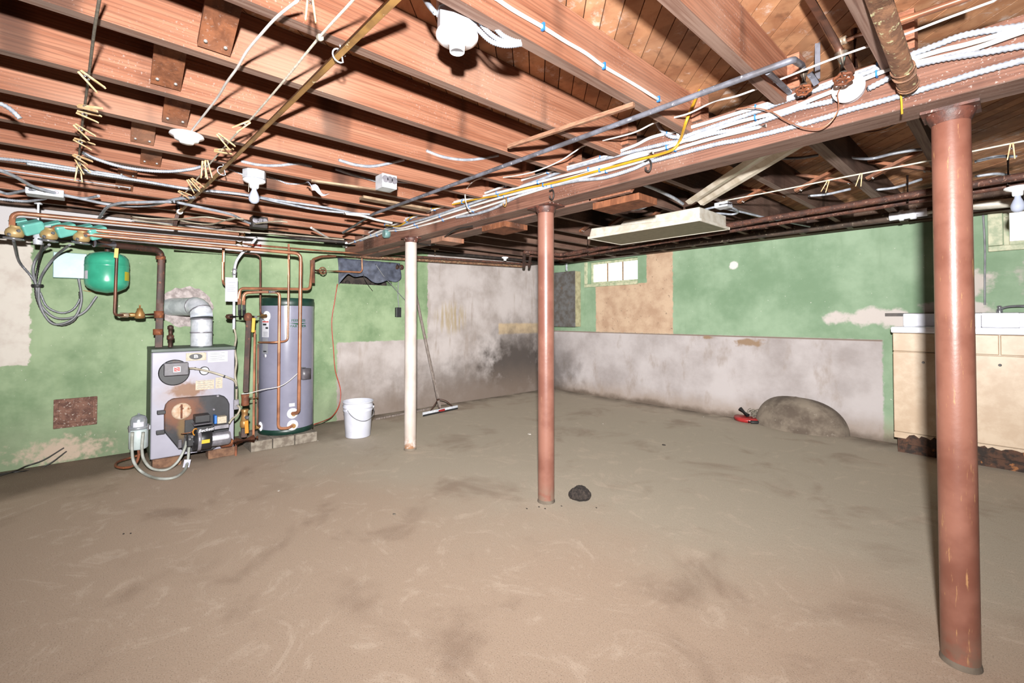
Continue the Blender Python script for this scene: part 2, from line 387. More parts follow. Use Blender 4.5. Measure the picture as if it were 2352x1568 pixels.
for (a, b, ra, rb, c) in ((-2.16, 0.93, 0.16, 0.05, (150, 124, 100)), (-2.62, 0.97, 0.07, 0.03, (150, 124, 100)), (-0.95, 1.22, 0.30, 0.08, (206, 196, 190)),
                          (-0.35, 1.30, 0.22, 0.07, (200, 190, 184)), (-0.30, 1.50, 0.16, 0.12, (196, 186, 178)), (0.28, 1.55, 0.26, 0.16, (190, 180, 174)), (-2.3, 1.86, 0.05, 0.05, (226, 220, 216))):
    col = t.mix(t.blob(P[0], P[2], a, b, ra, rb, 0.25, jj), col, lin(c))
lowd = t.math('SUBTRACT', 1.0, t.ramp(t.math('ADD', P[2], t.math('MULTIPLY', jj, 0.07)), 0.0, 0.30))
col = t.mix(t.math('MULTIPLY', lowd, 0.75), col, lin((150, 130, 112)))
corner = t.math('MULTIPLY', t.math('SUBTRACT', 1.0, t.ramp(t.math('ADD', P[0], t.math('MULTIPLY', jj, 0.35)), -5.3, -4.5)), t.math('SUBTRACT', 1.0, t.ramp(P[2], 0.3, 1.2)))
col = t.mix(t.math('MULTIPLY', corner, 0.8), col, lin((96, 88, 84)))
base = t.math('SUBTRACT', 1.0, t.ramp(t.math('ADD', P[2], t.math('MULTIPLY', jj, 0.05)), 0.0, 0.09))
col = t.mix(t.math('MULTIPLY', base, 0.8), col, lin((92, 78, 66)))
t.bump(t.math('ADD', n1, t.math('MULTIPLY', n2, 0.4)), 0.25, 0.01)
MATS['wall_back_paint'] = t.done(col, 0.7, 0, 0.3)

# boiler jacket with its scorch and rust marks; heater enamel; rusty clean-out plate
t = NT('boiler_jacket'); P = t.sep()
j = t.math('MULTIPLY', t.math('SUBTRACT', t.noise(26, 4), 0.5), 1.2)
col = t.mix(t.ramp(t.noise(3, 4), 0.3, 0.7), lin((186, 184, 200)), lin((168, 166, 182)))
sc_ = V(432, 895, -4.65)
col = t.mix(t.math('MULTIPLY', t.blob(P[1], P[2], sc_.y, sc_.z, 0.11, 0.06, 0.35, j), 1.0), col, lin((122, 74, 46)))
col = t.mix(t.math('MULTIPLY', t.blob(P[1], P[2], sc_.y - 0.02, sc_.z - 0.03, 0.15, 0.10, 0.8, j), 0.4), col, lin((176, 140, 110)))
MATS['boiler_jacket'] = t.done(col, 0.4, 0, 0.5)
t = NT('burner_door'); P = t.sep()
ho = V(418, 944, -4.60)
col = t.mix(t.ramp(t.noise(9, 4), 0.35, 0.7), lin((56, 56, 62)), lin((40, 40, 44)))
j = t.math('MULTIPLY', t.math('SUBTRACT', t.noise(20, 4), 0.5), 1.0)
col = t.mix(t.blob(P[1], P[2], ho.y - 0.01, ho.z, 0.13, 0.12, 0.5, j), col, lin((130, 78, 48)))
col = t.mix(t.math('MULTIPLY', t.blob(P[1], P[2], ho.y, ho.z - 0.14, 0.025, 0.10, 0.6, j), 0.9), col, lin((128, 98, 52)))
MATS['burner_door'] = t.done(col, 0.5, 0, 0.4)
mat('heater_enamel', (150, 150, 170), (138, 138, 158), 3, rough=0.22, spec=0.6, c3=(196, 196, 206), sc3=60, lo3=0.74, hi3=0.78)
mat('rusty_plate', (130, 92, 76), (98, 64, 52), 22, lo=0.4, hi=0.6, rough=0.85, bump=0.5, c3=(196, 180, 168), sc3=60, lo3=0.58, hi3=0.68)
mat('hand_hole', (206, 170, 138), (226, 204, 182), 30, rough=0.8, c3=(150, 96, 60), sc3=28, lo3=0.6, hi3=0.68)

# ------------------------------------------------------------ mesh helpers
def vec(p): return p if isinstance(p, Vector) else Vector(p)
def frame(d):
    d = d.normalized()
    a = Vector((0, 0, 1)) if abs(d.z) < 0.9 else Vector((1, 0, 0))
    s = d.cross(a).normalized()
    return s, s.cross(d).normalized()
def smooth(pts, k=8):
    pts = [vec(p) for p in pts]
    if len(pts) < 3: return pts
    out = []
    q = [pts[0] * 2 - pts[1]] + pts + [pts[-1] * 2 - pts[-2]]
    for i in range(1, len(q) - 2):
        a, b, c, d = q[i - 1:i + 3]
        for s in range(k):
            u = s / k
            out.append(0.5 * (2 * b + (c - a) * u + (2 * a - 5 * b + 4 * c - d) * u * u + (3 * b - a - 3 * c + d) * u ** 3))
    out.append(pts[-1])
    return out
def fillet(pts, r, k=5):
    pts = [vec(p) for p in pts]; out = [pts[0]]
    for i in range(1, len(pts) - 1):
        a, b, c = pts[i - 1], pts[i], pts[i + 1]
        d1 = (a - b); d2 = (c - b)
        q = min(r, d1.length * 0.45, d2.length * 0.45)
        p1, p2 = b + d1.normalized() * q, b + d2.normalized() * q
        for s in range(k + 1):
            u = s / k
            out.append(p1 * (1 - u) ** 2 + b * 2 * u * (1 - u) + p2 * u * u)
    out.append(pts[-1])
    return out
def resample(pts, step):
    pts = [vec(p) for p in pts]; out = [pts[0]]; acc = 0.0
    for a, b in zip(pts, pts[1:]):
        d = (b - a).length
        if d < 1e-9: continue
        x = step - acc
        while x <= d:
            out.append(a + (b - a) * (x / d)); x += step
        acc = d - (x - step)
    out.append(pts[-1])
    return out
class MB:
    def __init__(self): self.v = []; self.f = []; self.s = []
    def add(self, vs, fs, sm=False):
        o = len(self.v); self.v += [vec(p) for p in vs]
        self.f += [tuple(i + o for i in f) for f in fs]; self.s += [sm] * len(fs); return self
    def hexa(self, p):          # eight corners, bottom ring then top ring
        return self.add(p, [(3, 2, 1, 0), (4, 5, 6, 7), (0, 1, 5, 4), (1, 2, 6, 5), (2, 3, 7, 6), (3, 0, 4, 7)])
    def box(self, a, b):
        x0, x1 = sorted((a[0], b[0])); y0, y1 = sorted((a[1], b[1])); z0, z1 = sorted((a[2], b[2]))
        return self.hexa([(x0, y0, z0), (x1, y0, z0), (x1, y1, z0), (x0, y1, z0), (x0, y0, z1), (x1, y0, z1), (x1, y1, z1), (x0, y1, z1)])
    def bar(self, a, b, w, h, up=None):      # square bar from a to b
        a, b = vec(a), vec(b); d = (b - a).normalized()
        if up is None: s, u = frame(d)
        else:
            s = d.cross(vec(up)).normalized(); u = s.cross(d).normalized()
        s = s * w / 2; u = u * h / 2
        return self.hexa([a - s - u, a + s - u, a + s + u, a - s + u, b - s - u, b + s - u, b + s + u, b - s + u])
    def prism(self, poly, v):
        poly = [vec(p) for p in poly]; n = len(poly); v = vec(v)
        c = sum(poly, Vector()) / n
        nrm = Vector()
        for i in range(n): nrm += (poly[i] - c).cross(poly[(i + 1) % n] - c)
        if nrm.dot(v) > 0: poly.reverse()
        return self.add(poly + [p + v for p in poly], [tuple(range(n)), tuple(range(2 * n - 1, n - 1, -1))] + [(i, i + n, (i + 1) % n + n, (i + 1) % n) for i in range(n)])
    def tube(self, pts, r, n=8, cap=True, corr=0.0, ratio=0.76):
        pts = [vec(p) for p in pts]
        if corr: pts = resample(pts, corr)
        pts = [p for i, p in enumerate(pts) if i == 0 or (p - pts[i - 1]).length > 1e-6]
        m = len(pts); rs = [r(i / (m - 1)) if callable(r) else r for i in range(m)]
        if corr: rs = [q * (1.0 if i % 2 else ratio) for i, q in enumerate(rs)]
        s = None; vs = []; fs = []
        for i, p in enumerate(pts):
            d = (pts[min(i + 1, m - 1)] - pts[max(i - 1, 0)]).normalized()
            if s is None: s, u = frame(d)
            else:
                s = (s - d * s.dot(d))
                s = s.normalized() if s.length > 1e-6 else frame(d)[0]
                u = d.cross(s)
            for k in range(n):
                a = 2 * PI * k / n; vs.append(p + (s * math.cos(a) + u * math.sin(a)) * rs[i])
        for i in range(m - 1):
            for k in range(n):
                k2 = (k + 1) % n; fs.append((i * n + k, i * n + k2, (i + 1) * n + k2, (i + 1) * n + k))
        self.add(vs, fs, True)
        if cap:
            self.add(vs[:n], [tuple(range(n - 1, -1, -1))]); self.add(vs[-n:], [tuple(range(n))])
        return self
    def lathe(self, prof, c, axis=(0, 0, 1), n=24, sm=True):
        c = vec(c); d = vec(axis).normalized(); s, u = frame(d); vs = []; fs = []
        m = len(prof)
        for (r, h) in prof:
            for k in range(n):
                a = 2 * PI * k / n; vs.append(c + d * h + (s * math.cos(a) + u * math.sin(a)) * max(r, 1e-5))
        for i in range(m - 1):
            for k in range(n):
                k2 = (k + 1) % n; fs.append((i * n + k, i * n + k2, (i + 1) * n + k2, (i + 1) * n + k))
        self.add(vs, fs, sm)
        if prof[0][0] > 1e-4: self.add(vs[:n], [tuple(range(n - 1, -1, -1))])
        if prof[-1][0] > 1e-4: self.add(vs[-n:], [tuple(range(n))])
        return self
    def grid(self, fn, nu, nv, sm=True):
        vs = [fn(i / nu, k / nv) for i in range(nu + 1) for k in range(nv + 1)]
        fs = [(i * (nv + 1) + k, (i + 1) * (nv + 1) + k, (i + 1) * (nv + 1) + k + 1, i * (nv + 1) + k + 1) for i in range(nu) for k in range(nv)]
        return self.add(vs, fs, sm)
ORG = {}
def obj(name, mb, m, parent=None, bevel=0.0, loc=None, solid=0.0):
    me = bpy.data.meshes.new(name)
    if parent is not None: o0 = ORG[parent.name]
    elif loc is not None: o0 = vec(loc)
    else:
        lo = [min(p[i] for p in mb.v) for i in range(3)]; hi = [max(p[i] for p in mb.v) for i in range(3)]
        o0 = Vector(((lo[0] + hi[0]) / 2, (lo[1] + hi[1]) / 2, lo[2]))
    me.from_pydata([tuple(p - o0) for p in mb.v], [], mb.f)
    me.polygons.foreach_set('use_smooth', mb.s)
    me.materials.append(MATS[m]); me.update()
    bm = bmesh.new(); bm.from_mesh(me); bmesh.ops.recalc_face_normals(bm, faces=bm.faces); bm.to_mesh(me); bm.free()
    ob = bpy.data.objects.new(name, me); COL.objects.link(ob)
    if parent is None: ob.location = o0
    else: ob.parent = parent
    ORG[ob.name] = o0
    if bevel:
        md = ob.modifiers.new('bevel', 'BEVEL'); md.width = bevel; md.segments = 2; md.limit_method = 'ANGLE'
    if solid:
        md = ob.modifiers.new('solid', 'SOLIDIFY'); md.thickness = solid; md.offset = 0
    return ob
def tag(o, label, cat, group=None):
    o['label'] = label; o['category'] = cat
    if group: o['group'] = group
    return o
def thing(name, label, cat, loc, group=None):
    o = bpy.data.objects.new(name, None); COL.objects.link(o); o.location = loc
    o.empty_display_size = 0.05
    ORG[o.name] = vec(loc)
    return tag(o, label, cat, group)
def struct(o): o['kind'] = 'structure'; return o
def text_part(body, size, m, parent, place, bold=False, shear=0.0, sx=1.0, depth=0.0004):
    cu = bpy.data.curves.new('lettering', 'FONT'); cu.body = body; cu.size = size; cu.align_x = 'CENTER'; cu.align_y = 'CENTER'
    cu.shear = shear; cu.extrude = depth; cu.resolution_u = 3
    if bold: cu.offset = size * 0.022
    tmp = bpy.data.objects.new('tmp_text', cu); COL.objects.link(tmp)
    dg = bpy.context.evaluated_depsgraph_get(); dg.update()
    me = bpy.data.meshes.new_from_object(tmp.evaluated_get(dg))
    bpy.data.objects.remove(tmp); bpy.data.curves.remove(cu)
    o0 = ORG[parent.name]
    for v in me.vertices: v.co = place(v.co.x * sx, v.co.y, v.co.z) - o0
    me.materials.clear(); me.materials.append(MATS[m]); me.name = 'lettering'
    ob = bpy.data.objects.new('lettering', me); COL.objects.link(ob); ob.parent = parent; ORG[ob.name] = o0
    return ob
def cable(name, label, cat, pts, r, m, corr=0.0, k=8, n=8, group=None, sm=True, parent=None):
    b = MB().tube(smooth(pts, k) if sm else pts, r, n, corr=corr)
    o = obj(name, b, m, parent)
    if parent is None: tag(o, label, cat, group)
    return o

# ------------------------------------------------------------ the shell
XR, YN = 2.6, -2.6          # how far the room is built to the right and behind the camera
fb = MB().grid(lambda u, v: Vector((XL - 0.3 + (XR - XL + 0.3) * u, YN + (YB + 0.3 - YN) * v, 0.0)), 2, 2, False)
fb.box((XL - 0.3, YN, -0.12), (XR, YB + 0.3, -0.004))
struct(obj('floor', fb, 'floor_concrete', loc=(0, 0, 0)))

hy0, hy1, hz0, hz1 = 2.05, 2.74, 1.63, 1.90          # knocked-out opening in the boiler wall
wb = MB()
wb.box((XL - 0.3, YN, 0), (XL, hy0, ZJ)).box((XL - 0.3, hy1, 0), (XL, YB + 0.3, ZJ))
wb.box((XL - 0.3, hy0, 0), (XL, hy1, hz0)).box((XL - 0.3, hy0, hz1), (XL, hy1, ZJ))
wall_l = struct(obj('wall_left', wb, 'wall_left_paint', loc=(XL, 2, 0)))
hb = MB().box((XL - 0.30, hy0, hz0), (XL - 0.24, hy1, hz1))
for i in range(9):
    y = hy0 + 0.03 + i * 0.078; r = random.uniform(0.02, 0.05)
    hb.lathe([(0.001, -r), (r * 0.8, -r * 0.6), (r, 0), (r * 0.8, r * 0.6), (0.001, r)], (XL - 0.2 + random.uniform(-.03, .05), y, hz0 + r * 0.7), n=7)
obj('rubble_backing', hb, 'hole_dark', wall_l)

w2l = K(2304, 520).x
W1 = (-4.555, -3.645, 1.755, 2.105)
W2 = (w2l, w2l + 0.82, K(2306, 563).z, K(2306, 478).z)
wb = MB(); x = XL
for (a, b, c, d) in (W1, W2):
    wb.box((x, YB, 0), (a, YB + 0.3, ZJ))
    wb.box((a, YB, 0), (b, YB + 0.3, c))
    if d < ZJ - 0.005: wb.box((a, YB, d), (b, YB + 0.3, ZJ))
    x = b
wb.box((x, YB, 0), (XR, YB + 0.3, ZJ))
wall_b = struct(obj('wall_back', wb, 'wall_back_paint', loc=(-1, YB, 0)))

def window(name, w, npan, depth, jamb):
    x0, x1, z0, z1 = w
    root = bpy.data.objects.new(name, None); COL.objects.link(root); root.location = ((x0 + x1) / 2, YB, z0)
    ORG[root.name] = Vector(root.location); struct(root)
    y = YB + depth
    b = MB(); fw = 0.035
    b.box((x0, y - 0.02, z0), (x0 + fw, y + 0.03, z1)).box((x1 - fw, y - 0.02, z0), (x1, y + 0.03, z1))
    b.box((x0 + fw, y - 0.02, z0), (x1 - fw, y + 0.03, z0 + fw)).box((x0 + fw, y - 0.02, z1 - fw), (x1 - fw, y + 0.03, z1))
    obj('window_frame', b, 'window_paint', root, bevel=0.004)
    pw = (x1 - x0 - 2 * fw) / npan
    for i in range(npan):
        a = x0 + fw + i * pw
        obj('window_pane', MB().box((a + 0.002, y, z0 + fw), (a + pw - 0.002, y + 0.006, z1 - fw)), 'daylight_pane', root)
        if i: obj('muntin', MB().box((a - 0.007, y - 0.014, z0 + fw), (a + 0.007, y + 0.02, z1 - fw)), 'muntin', root)
    b = MB().prism([(x0 - jamb, YB - 0.035, z0 - 0.05), (x1 + 0.01, YB - 0.035, z0 - 0.05), (x1 + 0.01, YB - 0.035, z0 - 0.002), (x0 - jamb, YB - 0.035, z0 - 0.002)], (0, 0.033, 0))
    obj('window_sill', b, 'window_paint', root, bevel=0.006)
    b = MB().box((x0 - jamb, YB - 0.03, z0), (x0 - 0.003, YB - 0.002, z1))
    obj('casing', b, 'window_paint', root, bevel=0.004)
    return root
window('window_1', W1, 3, 0.10, 0.05)
window('window_2', W2, 1, 0.06, 0.09)

# ceiling: thin floor above, diagonal subfloor boards and joists
cb = MB().box((XL - 0.3, YN, ZS + 0.022), (XR, YB + 0.3, ZS + 0.05))
ceil = struct(obj('ceiling', cb, 'sill_wood', loc=(0, 0, ZS)))
def clip(poly, ax, v, keep_less):
    out = []
    for i in range(len(poly)):
        a, b = poly[i], poly[(i + 1) % len(poly)]
        ia, ib = (a[ax] <= v) == keep_less, (b[ax] <= v) == keep_less
        if ia: out.append(a)
        if ia != ib:
            u = (v - a[ax]) / (b[ax] - a[ax]); out.append(tuple(a[k] + (b[k] - a[k]) * u for k in range(2)))
    return out
BW = 0.0675; q = math.sqrt(0.5); s = -5.7
while s < 6.1:
    e0, e1 = s + 0.0018, s + BW - 0.0018
    poly = [((e0 * q + w * -q), (e0 * q + w * q)) for w in (-9, 9)] + [((e1 * q + w * -q), (e1 * q + w * q)) for w in (9, -9)]
    for ax, v, k in ((0, XR, True), (0, XL, False), (1, YB + 0.02, True), (1, YN, False)):
        if len(poly) > 2: poly = clip(poly, ax, v, k)
    if len(poly) > 2:
        dz = random.uniform(0, 0.0025)
        obj('subfloor_board', MB().prism([(p[0], p[1], ZS + dz) for p in poly], (0, 0, 0.02)), 'board_wood', ceil)
    s += BW
NEAR = [1.75, 1.34, 0.93, 0.52, 0.11, -0.29, -0.645, -1.06, -1.465, -1.857, -2.27, -2.675, -3.08, -3.485, -3.89, -4.295, -4.70, -5.10]
FAR = [1.75, 1.34, 0.93, 0.52, 0.11, -0.30, -0.68, -1.09, -1.50, -1.91, -2.32, -2.72, -3.12, -3.53, -3.93, -4.34, -4.75, -5.13]
JT = 0.022
for x in NEAR:
    b = MB().box((x - JT, YN, ZJ + random.uniform(-.004, .004)), (x + JT, YF - 0.002, ZS - 0.001)).box((x - JT, YF - 0.002, 2.172), (x + JT, YF + 0.07, ZS - 0.001))
    obj('joist', b, 'joist_wood', ceil)
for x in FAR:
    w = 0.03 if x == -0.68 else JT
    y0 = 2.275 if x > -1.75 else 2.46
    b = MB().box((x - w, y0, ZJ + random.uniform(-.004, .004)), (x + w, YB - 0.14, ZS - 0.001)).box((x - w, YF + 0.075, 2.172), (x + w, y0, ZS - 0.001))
    obj('joist', b, 'joist_grey_shaded', ceil)
# ends of the far joists lapping the near ones on top of the girder
for x in NEAR[4:16]:
    obj('joist_lap', MB().box((x + JT + 0.001, YF - 0.015, 2.172), (x + JT + 0.046, YF + 0.07, ZS - 0.001)), 'joist_wood', ceil)
# cross bridging: boards nailed from the top of one joist to the foot of the next
def bridge(xa, xb, y, w=0.055):
    d = 1 if xb > xa else -1
    a = Vector((xa + d * JT, y, ZS - 0.035)); c = Vector((xb - d * (JT + 0.012), y, ZJ + 0.022))
    b = MB().bar(a, c, w, 0.02, up=(0, 0, 1))
    o = obj('bridging', b, 'bridge_wood', ceil)
    nb = MB()
    for k in (-0.3, 0.3):
        p = c + (a - c) * 0.10 + Vector((0, k * w, -0.013))
        nb.lathe([(0.006, 0), (0.006, 0.004), (0.001, 0.006)], p, (0.5 * d * -1, 0, -0.8), 8)
    obj('nail', nb, 'nail', o)
for (px, py, j) in ((490, 108, 9), (380, 192, 10), (400, 285, 11), (326, 340, 12), (345, 376, 13), (292, 405, 14), (285, 440, 15)):
    p = V(px, py, NEAR[j] + JT)
    bridge(NEAR[j - 1], NEAR[j], p.y, 0.095)
for i in range(5, 12):
    y = 3.72 + 0.03 * (i % 2)
    bridge(FAR[i], FAR[i + 1], y, 0.045); bridge(FAR[i + 1], FAR[i], y + 0.07, 0.045)

# rim boards on the wall tops
struct(obj('trim_1', MB().box((XL - 0.2, YB - 0.13, ZJ + 0.002), (XR, YB + 0.15, ZS - 0.002)), 'sill_wood'))
struct(obj('trim_2', MB().box((XL - 0.2, YN, ZJ + 0.002), (XL + 0.03, YB - 0.15, ZS - 0.002)), 'sill_wood'))

# girder (two members) and its scab blocks
gd = thing('girder', 'long brown timber girder carrying the joists and a bundle of cables', 'beam', (-1.4, 2.2, ZB))
obj('timber', MB().box((XL + 0.002, YF, ZB), (XR, YF + 0.15, 2.17)), 'beam_wood', gd, bevel=0.006)
obj('timber', MB().box((XL + 0.002, YF + 0.155, ZB - 0.012), (-1.78, YF + 0.33, 2.115)), 'beam_wood', gd, bevel=0.006)
def scab(pxs, y0, y1, z0, z1):
    a, b = U(pxs[0], 480, y0).x, U(pxs[1], 480, y0).x
    return MB().box((a, y0, z0), (b, y1, z1))
sb = MB(); a = U(1362, 470, YF + 0.2)
sb.prism([(a.x, YF + 0.155, ZB - 0.01), (a.x + 0.30, YF + 0.155, ZB - 0.01), (a.x + 0.34, YF + 0.155, ZB + 0.04), (a.x + 0.22, YF + 0.155, 2.12), (a.x, YF + 0.155, 2.12)], (0, 0.035, 0))
obj('splice_block', sb, 'joist_wood', gd, bevel=0.003)
obj('splice_block', MB().box((a.x, YF + 0.195, ZB - 0.055), (a.x + 0.34, YF + 0.40, ZB - 0.013)), 'bridge_wood', gd, bevel=0.003)
for (p0, p1) in (((1085, 518), (1182, 524)), ((965, 547), (1044, 555))):
    c0, c1 = G(*p0, ZB - 0.03), G(*p1, ZB - 0.03)
    obj('splice_block', MB().box((c0.x - 0.04, YF + 0.12, ZB - 0.055), (c1.x + 0.1, YF + 0.36, ZB - 0.0125)), 'bridge_wood', gd, bevel=0.003)

# steel posts
def post(label, x, y, r, m, capm, top=ZB, cw=2.0):
    t = thing('support_post', label, 'post', (x, y, 0), 'posts under the girder')
    obj('shaft', MB().lathe([(r, 0), (r, top - 0.035)], (x, y, 0), n=40), m, t)
    b = MB().lathe([(r * 1.02, top - 0.05), (r * 1.2, top - 0.03), (r * 1.28, top - 0.014), (r * 1.28, top - 0.011)], (x, y, 0), n=24)
    b.box((x - r * cw, y - r * 1.25, top - 0.011), (x + r * cw, y + r * 1.25, top - 0.001))
    obj('cap_plate', b, capm, t)
    obj('base_ring', MB().lathe([(r * 1.08, 0.001), (r * 1.07, 0.006), (r * 1.0, 0.02)], (x, y, 0), n=32), 'mound', t)
post('thick red painted steel post close at the right, worn orange paint', -0.145, 2.265, 0.0525, 'post_red_worn', 'cap_iron', cw=1.45)
post('red painted steel post standing at mid floor by the black sponge', -2.10, 2.19, 0.0545, 'post_red', 'cap_iron')
post('white painted steel post with rust flecks, near the bucket', -3.76, 2.105, 0.0535, 'post_white', 'cap_iron', cw=1.4)

def D(px, py, depth): return EYE + _ray(px, py) * depth
def depth_of(p): return (vec(p) - EYE).dot(FW)
def span(a, b): return (vec(a) - vec(b)).length
def vbox(x0, x1, p0, p1):           # box whose camera-side face (x = x1) is seen between two measured corners
    a, b = V(*p0, x1), V(*p1, x1)
    return MB().box((x0, a.y, a.z), (x1, b.y, b.z))
def pipe(name, label, pts, r, m, fr=0.05, cat='pipe', group=None, parent=None, n=12):
    o = obj(name, MB().tube(fillet(pts, fr), r, n), m, parent)
    if parent is None: tag(o, label, cat, group)
    return o
def VF(px, py, x, r=0.012):         # as V, but lying on the floor where it would sink below it
    p = V(px, py, x)
    return p if p.z > r else G(px, py, r)
def ring(p, d, r, w):                # pipe coupling
    p = vec(p); d = vec(d).normalized()
    return MB().lathe([(r, -w / 2), (r * 1.04, -w / 2), (r * 1.04, w / 2), (r, w / 2)], p, d, 14)

# ------------------------------------------------------------ boiler
bf = -4.65
y0, y1 = V(347, 930, bf).y, V(538, 930, bf).y
zb, zt = V(440, 1041, bf).z, V(445, 806, bf).z
bo = thing('boiler', 'grey oil-fired boiler with a black burner and rust stains', 'boiler', (bf - 0.25, (y0 + y1) / 2, 0))
obj('jacket', MB().box((bf - 0.5, y0, zb), (bf, y1, zt)), 'boiler_jacket', bo, bevel=0.008)
obj('side_panel', MB().box((bf - 0.5, y0 - 0.004, zb), (bf - 0.012, y0 - 0.0005, zt)), 'boiler_green', bo)
obj('top_panel', MB().box((bf - 0.505, y0 - 0.006, zt + 0.0005), (bf + 0.004, y1 + 0.006, zt + 0.028)), 'boiler_green', bo, bevel=0.004)
bd = obj('badge', vbox(bf + 0.0005, bf + 0.006, (427, 829), (474, 809)), 'label_old', bo, bevel=0.002)
c = V(450, 818.5, bf + 0.006)
el = MB(); el.prism([(c.x, c.y + 0.046 * math.cos(a), c.z + 0.024 * math.sin(a)) for a in [2 * PI * i / 28 for i in range(28)]], (0.003, 0, 0))
obj('emblem', el, 'black_paint', bd)
text_part('B', 0.038, 'label_white', bd, lambda a, b, z: Vector((c.x + 0.0035 + z, c.y + a, c.z + b)), bold=True, sx=1.5)
st = obj('label_sticker', vbox(bf + 0.0005, bf + 0.002, (477, 832), (523, 806)), 'label_white', bo)
lb = MB()
for i in range(5):
    a = V(482, 811 + i * 4, bf + 0.002); b = V(516 - (i % 2) * 6, 810.5 + i * 4, bf + 0.002); lb.box((a.x, a.y, a.z - 0.002), (a.x + 0.0006, b.y, a.z + 0.002))
obj('print', lb, 'ink_grey', st)
for (p, q) in (((449, 896), (492, 871)), ((495, 892), (511, 866))):
    st = obj('label_sticker', vbox(bf + 0.0005, bf + 0.0018, p, q), 'label_old', bo)
    lb = MB()
    for i in range(4):
        a = V(p[0] + 4, q[1] + 5 + i * 5, bf + 0.0018); b = V(q[0] - 3 - (i % 2) * 3, q[1] + 4.5 + i * 5, bf + 0.0018); lb.box((a.x, a.y, a.z - 0.0015), (a.x + 0.0005, b.y, a.z + 0.0015))
    obj('print', lb, 'ink_grey', st)
c = V(400, 855, bf); r = (V(436, 855, bf).y - V(363, 855, bf).y) / 2
rp = obj('access_cover', MB().lathe([(r, 0.0005), (r, 0.014), (r * 0.94, 0.018)], c, (1, 0, 0), 36), 'boiler_black', bo)
cb_ = obj('control_box', vbox(bf + 0.019, bf + 0.085, (377, 864), (433, 832)), 'burner_grey', bo, bevel=0.004)
lr = obj('label_sticker', vbox(bf + 0.0855, bf + 0.087, (398, 855), (415, 841)), 'label_white', bo)
a, b = V(400, 853, bf + 0.087), V(413, 843, bf + 0.087)
obj('print', MB().box((a.x + .0003, a.y, a.z), (a.x + 0.001, b.y, b.z)), 'label_red', lr)
sb = MB()
for k in (-0.25, 0.25):
    m_ = (a + b) / 2 + Vector((0.0013, 0, k * (b.z - a.z))); sb.bar(m_ + Vector((0, -0.012, 0.008)), m_ + Vector((0, 0.012, -0.008)), 0.0035, 0.0006, up=(1, 0, 0))
obj('print', sb, 'label_white', lr)
c = V(469, 851, bf)
gg = obj('gauge', MB().lathe([(0.036, 0.0005), (0.036, 0.014), (0.031, 0.016)], c, (1, 0, 0), 28), 'ink', bo)
obj('gauge_face', MB().lathe([(0.03, 0.0165), (0.001, 0.0168)], c, (1, 0, 0), 24), 'label_white', gg)
poly = [(376, 990), (376, 940), (379, 928), (386, 920), (396, 914), (430, 911), (470, 908), (503, 905.5), (514, 909), (521, 916), (525.5, 926), (525.5, 975), (520, 1010), (484, 1032), (430, 1036), (407, 1027)]
dr = obj('burner_door', MB().prism([V(x, y, bf + 0.001) for x, y in poly], (0.04, 0, 0)), 'burner_door', bo, bevel=0.008)
for (x, y) in ((371, 946), (369, 992)):
    p = V(x, y, bf + 0.02); obj('hinge', MB().box((bf + 0.001, p.y - 0.03, p.z - 0.014), (bf + 0.05, p.y + 0.025, p.z + 0.014)), 'black_paint', dr, bevel=0.004)
c = V(417, 944, bf + 0.041)
obj('hand_hole', MB().lathe([(0.068, 0.0005), (0.066, 0.012), (0.05, 0.016), (0.001, 0.017)], c, (1, 0, 0), 28), 'hand_hole', dr)
obj('latch_bar', MB().box((c.x + 0.018, c.y - 0.009, c.z - 0.055), (c.x + 0.03, c.y + 0.004, c.z + 0.06)), 'rust', dr, bevel=0.003)
for (x, y) in ((500, 909), (491, 940)):
    p = V(x, y, bf + 0.041); obj('bolt', MB().lathe([(0.011, 0), (0.011, 0.01), (0.006, 0.016)], p, (1, 0, 0), 10), 'steel', dr)
# burner assembly hanging off the door
bx = bf + 0.042
hs = V(466, 1008, bx + 0.1)
obj('blower_housing', MB().lathe([(0.05, -0.075), (0.082, -0.07), (0.085, 0.05), (0.06, 0.06)], hs, (0, 1, 0), 28), 'black_paint', bo)
obj('air_tube', MB().lathe([(0.055, 0.0), (0.055, 0.07)], V(462, 1000, bx), (1, 0, 0), 20), 'black_paint', bo)
obj('mounting_flange', vbox(bx, bx + 0.012, (424, 1006), (450, 962)), 'black_paint', bo, bevel=0.003)
obj('transformer', vbox(bx + 0.01, bx + 0.13, (448, 972), (483, 952)), 'black_paint', bo, bevel=0.004)
lid = obj('transformer_lid', vbox(bx + 0.0, bx + 0.14, (445, 976), (488, 972.6)), 'burner_grey', bo, bevel=0.003)
cv = obj('burner_cover', vbox(bx + 0.03, bx + 0.16, (451, 995), (491, 976.6)), 'black_paint', bo, bevel=0.004)
c = V(473, 987, bx + 0.16)
text_part('Beckett', 0.034, 'label_white', cv, lambda a, b, z: Vector((c.x + 0.001 + z, c.y + a, c.z + b + a * 0.08)), bold=True, shear=0.3)
sw = [(c.y - 0.072 + 0.016 * math.cos(t_), c.z - 0.004 + 0.026 * math.sin(t_)) for t_ in [0.6 + i * 0.35 for i in range(12)]]
obj('swirl_logo', MB().tube([(c.x + 0.001, a, b) for a, b in sw], 0.0045, 6), 'handle_orange', cv)
pc = obj('primary_control', vbox(bx + 0.02, bx + 0.12, (492, 987), (526, 974)), 'steel', bo, bevel=0.003)
obj('relay', vbox(bx + 0.02, bx + 0.09, (499, 973.6), (521, 955)), 'label_old', pc, bevel=0.003)
obj('relay_end', vbox(bx + 0.02, bx + 0.092, (492.5, 973.6), (498.5, 954)), 'label_blue', pc, bevel=0.002)
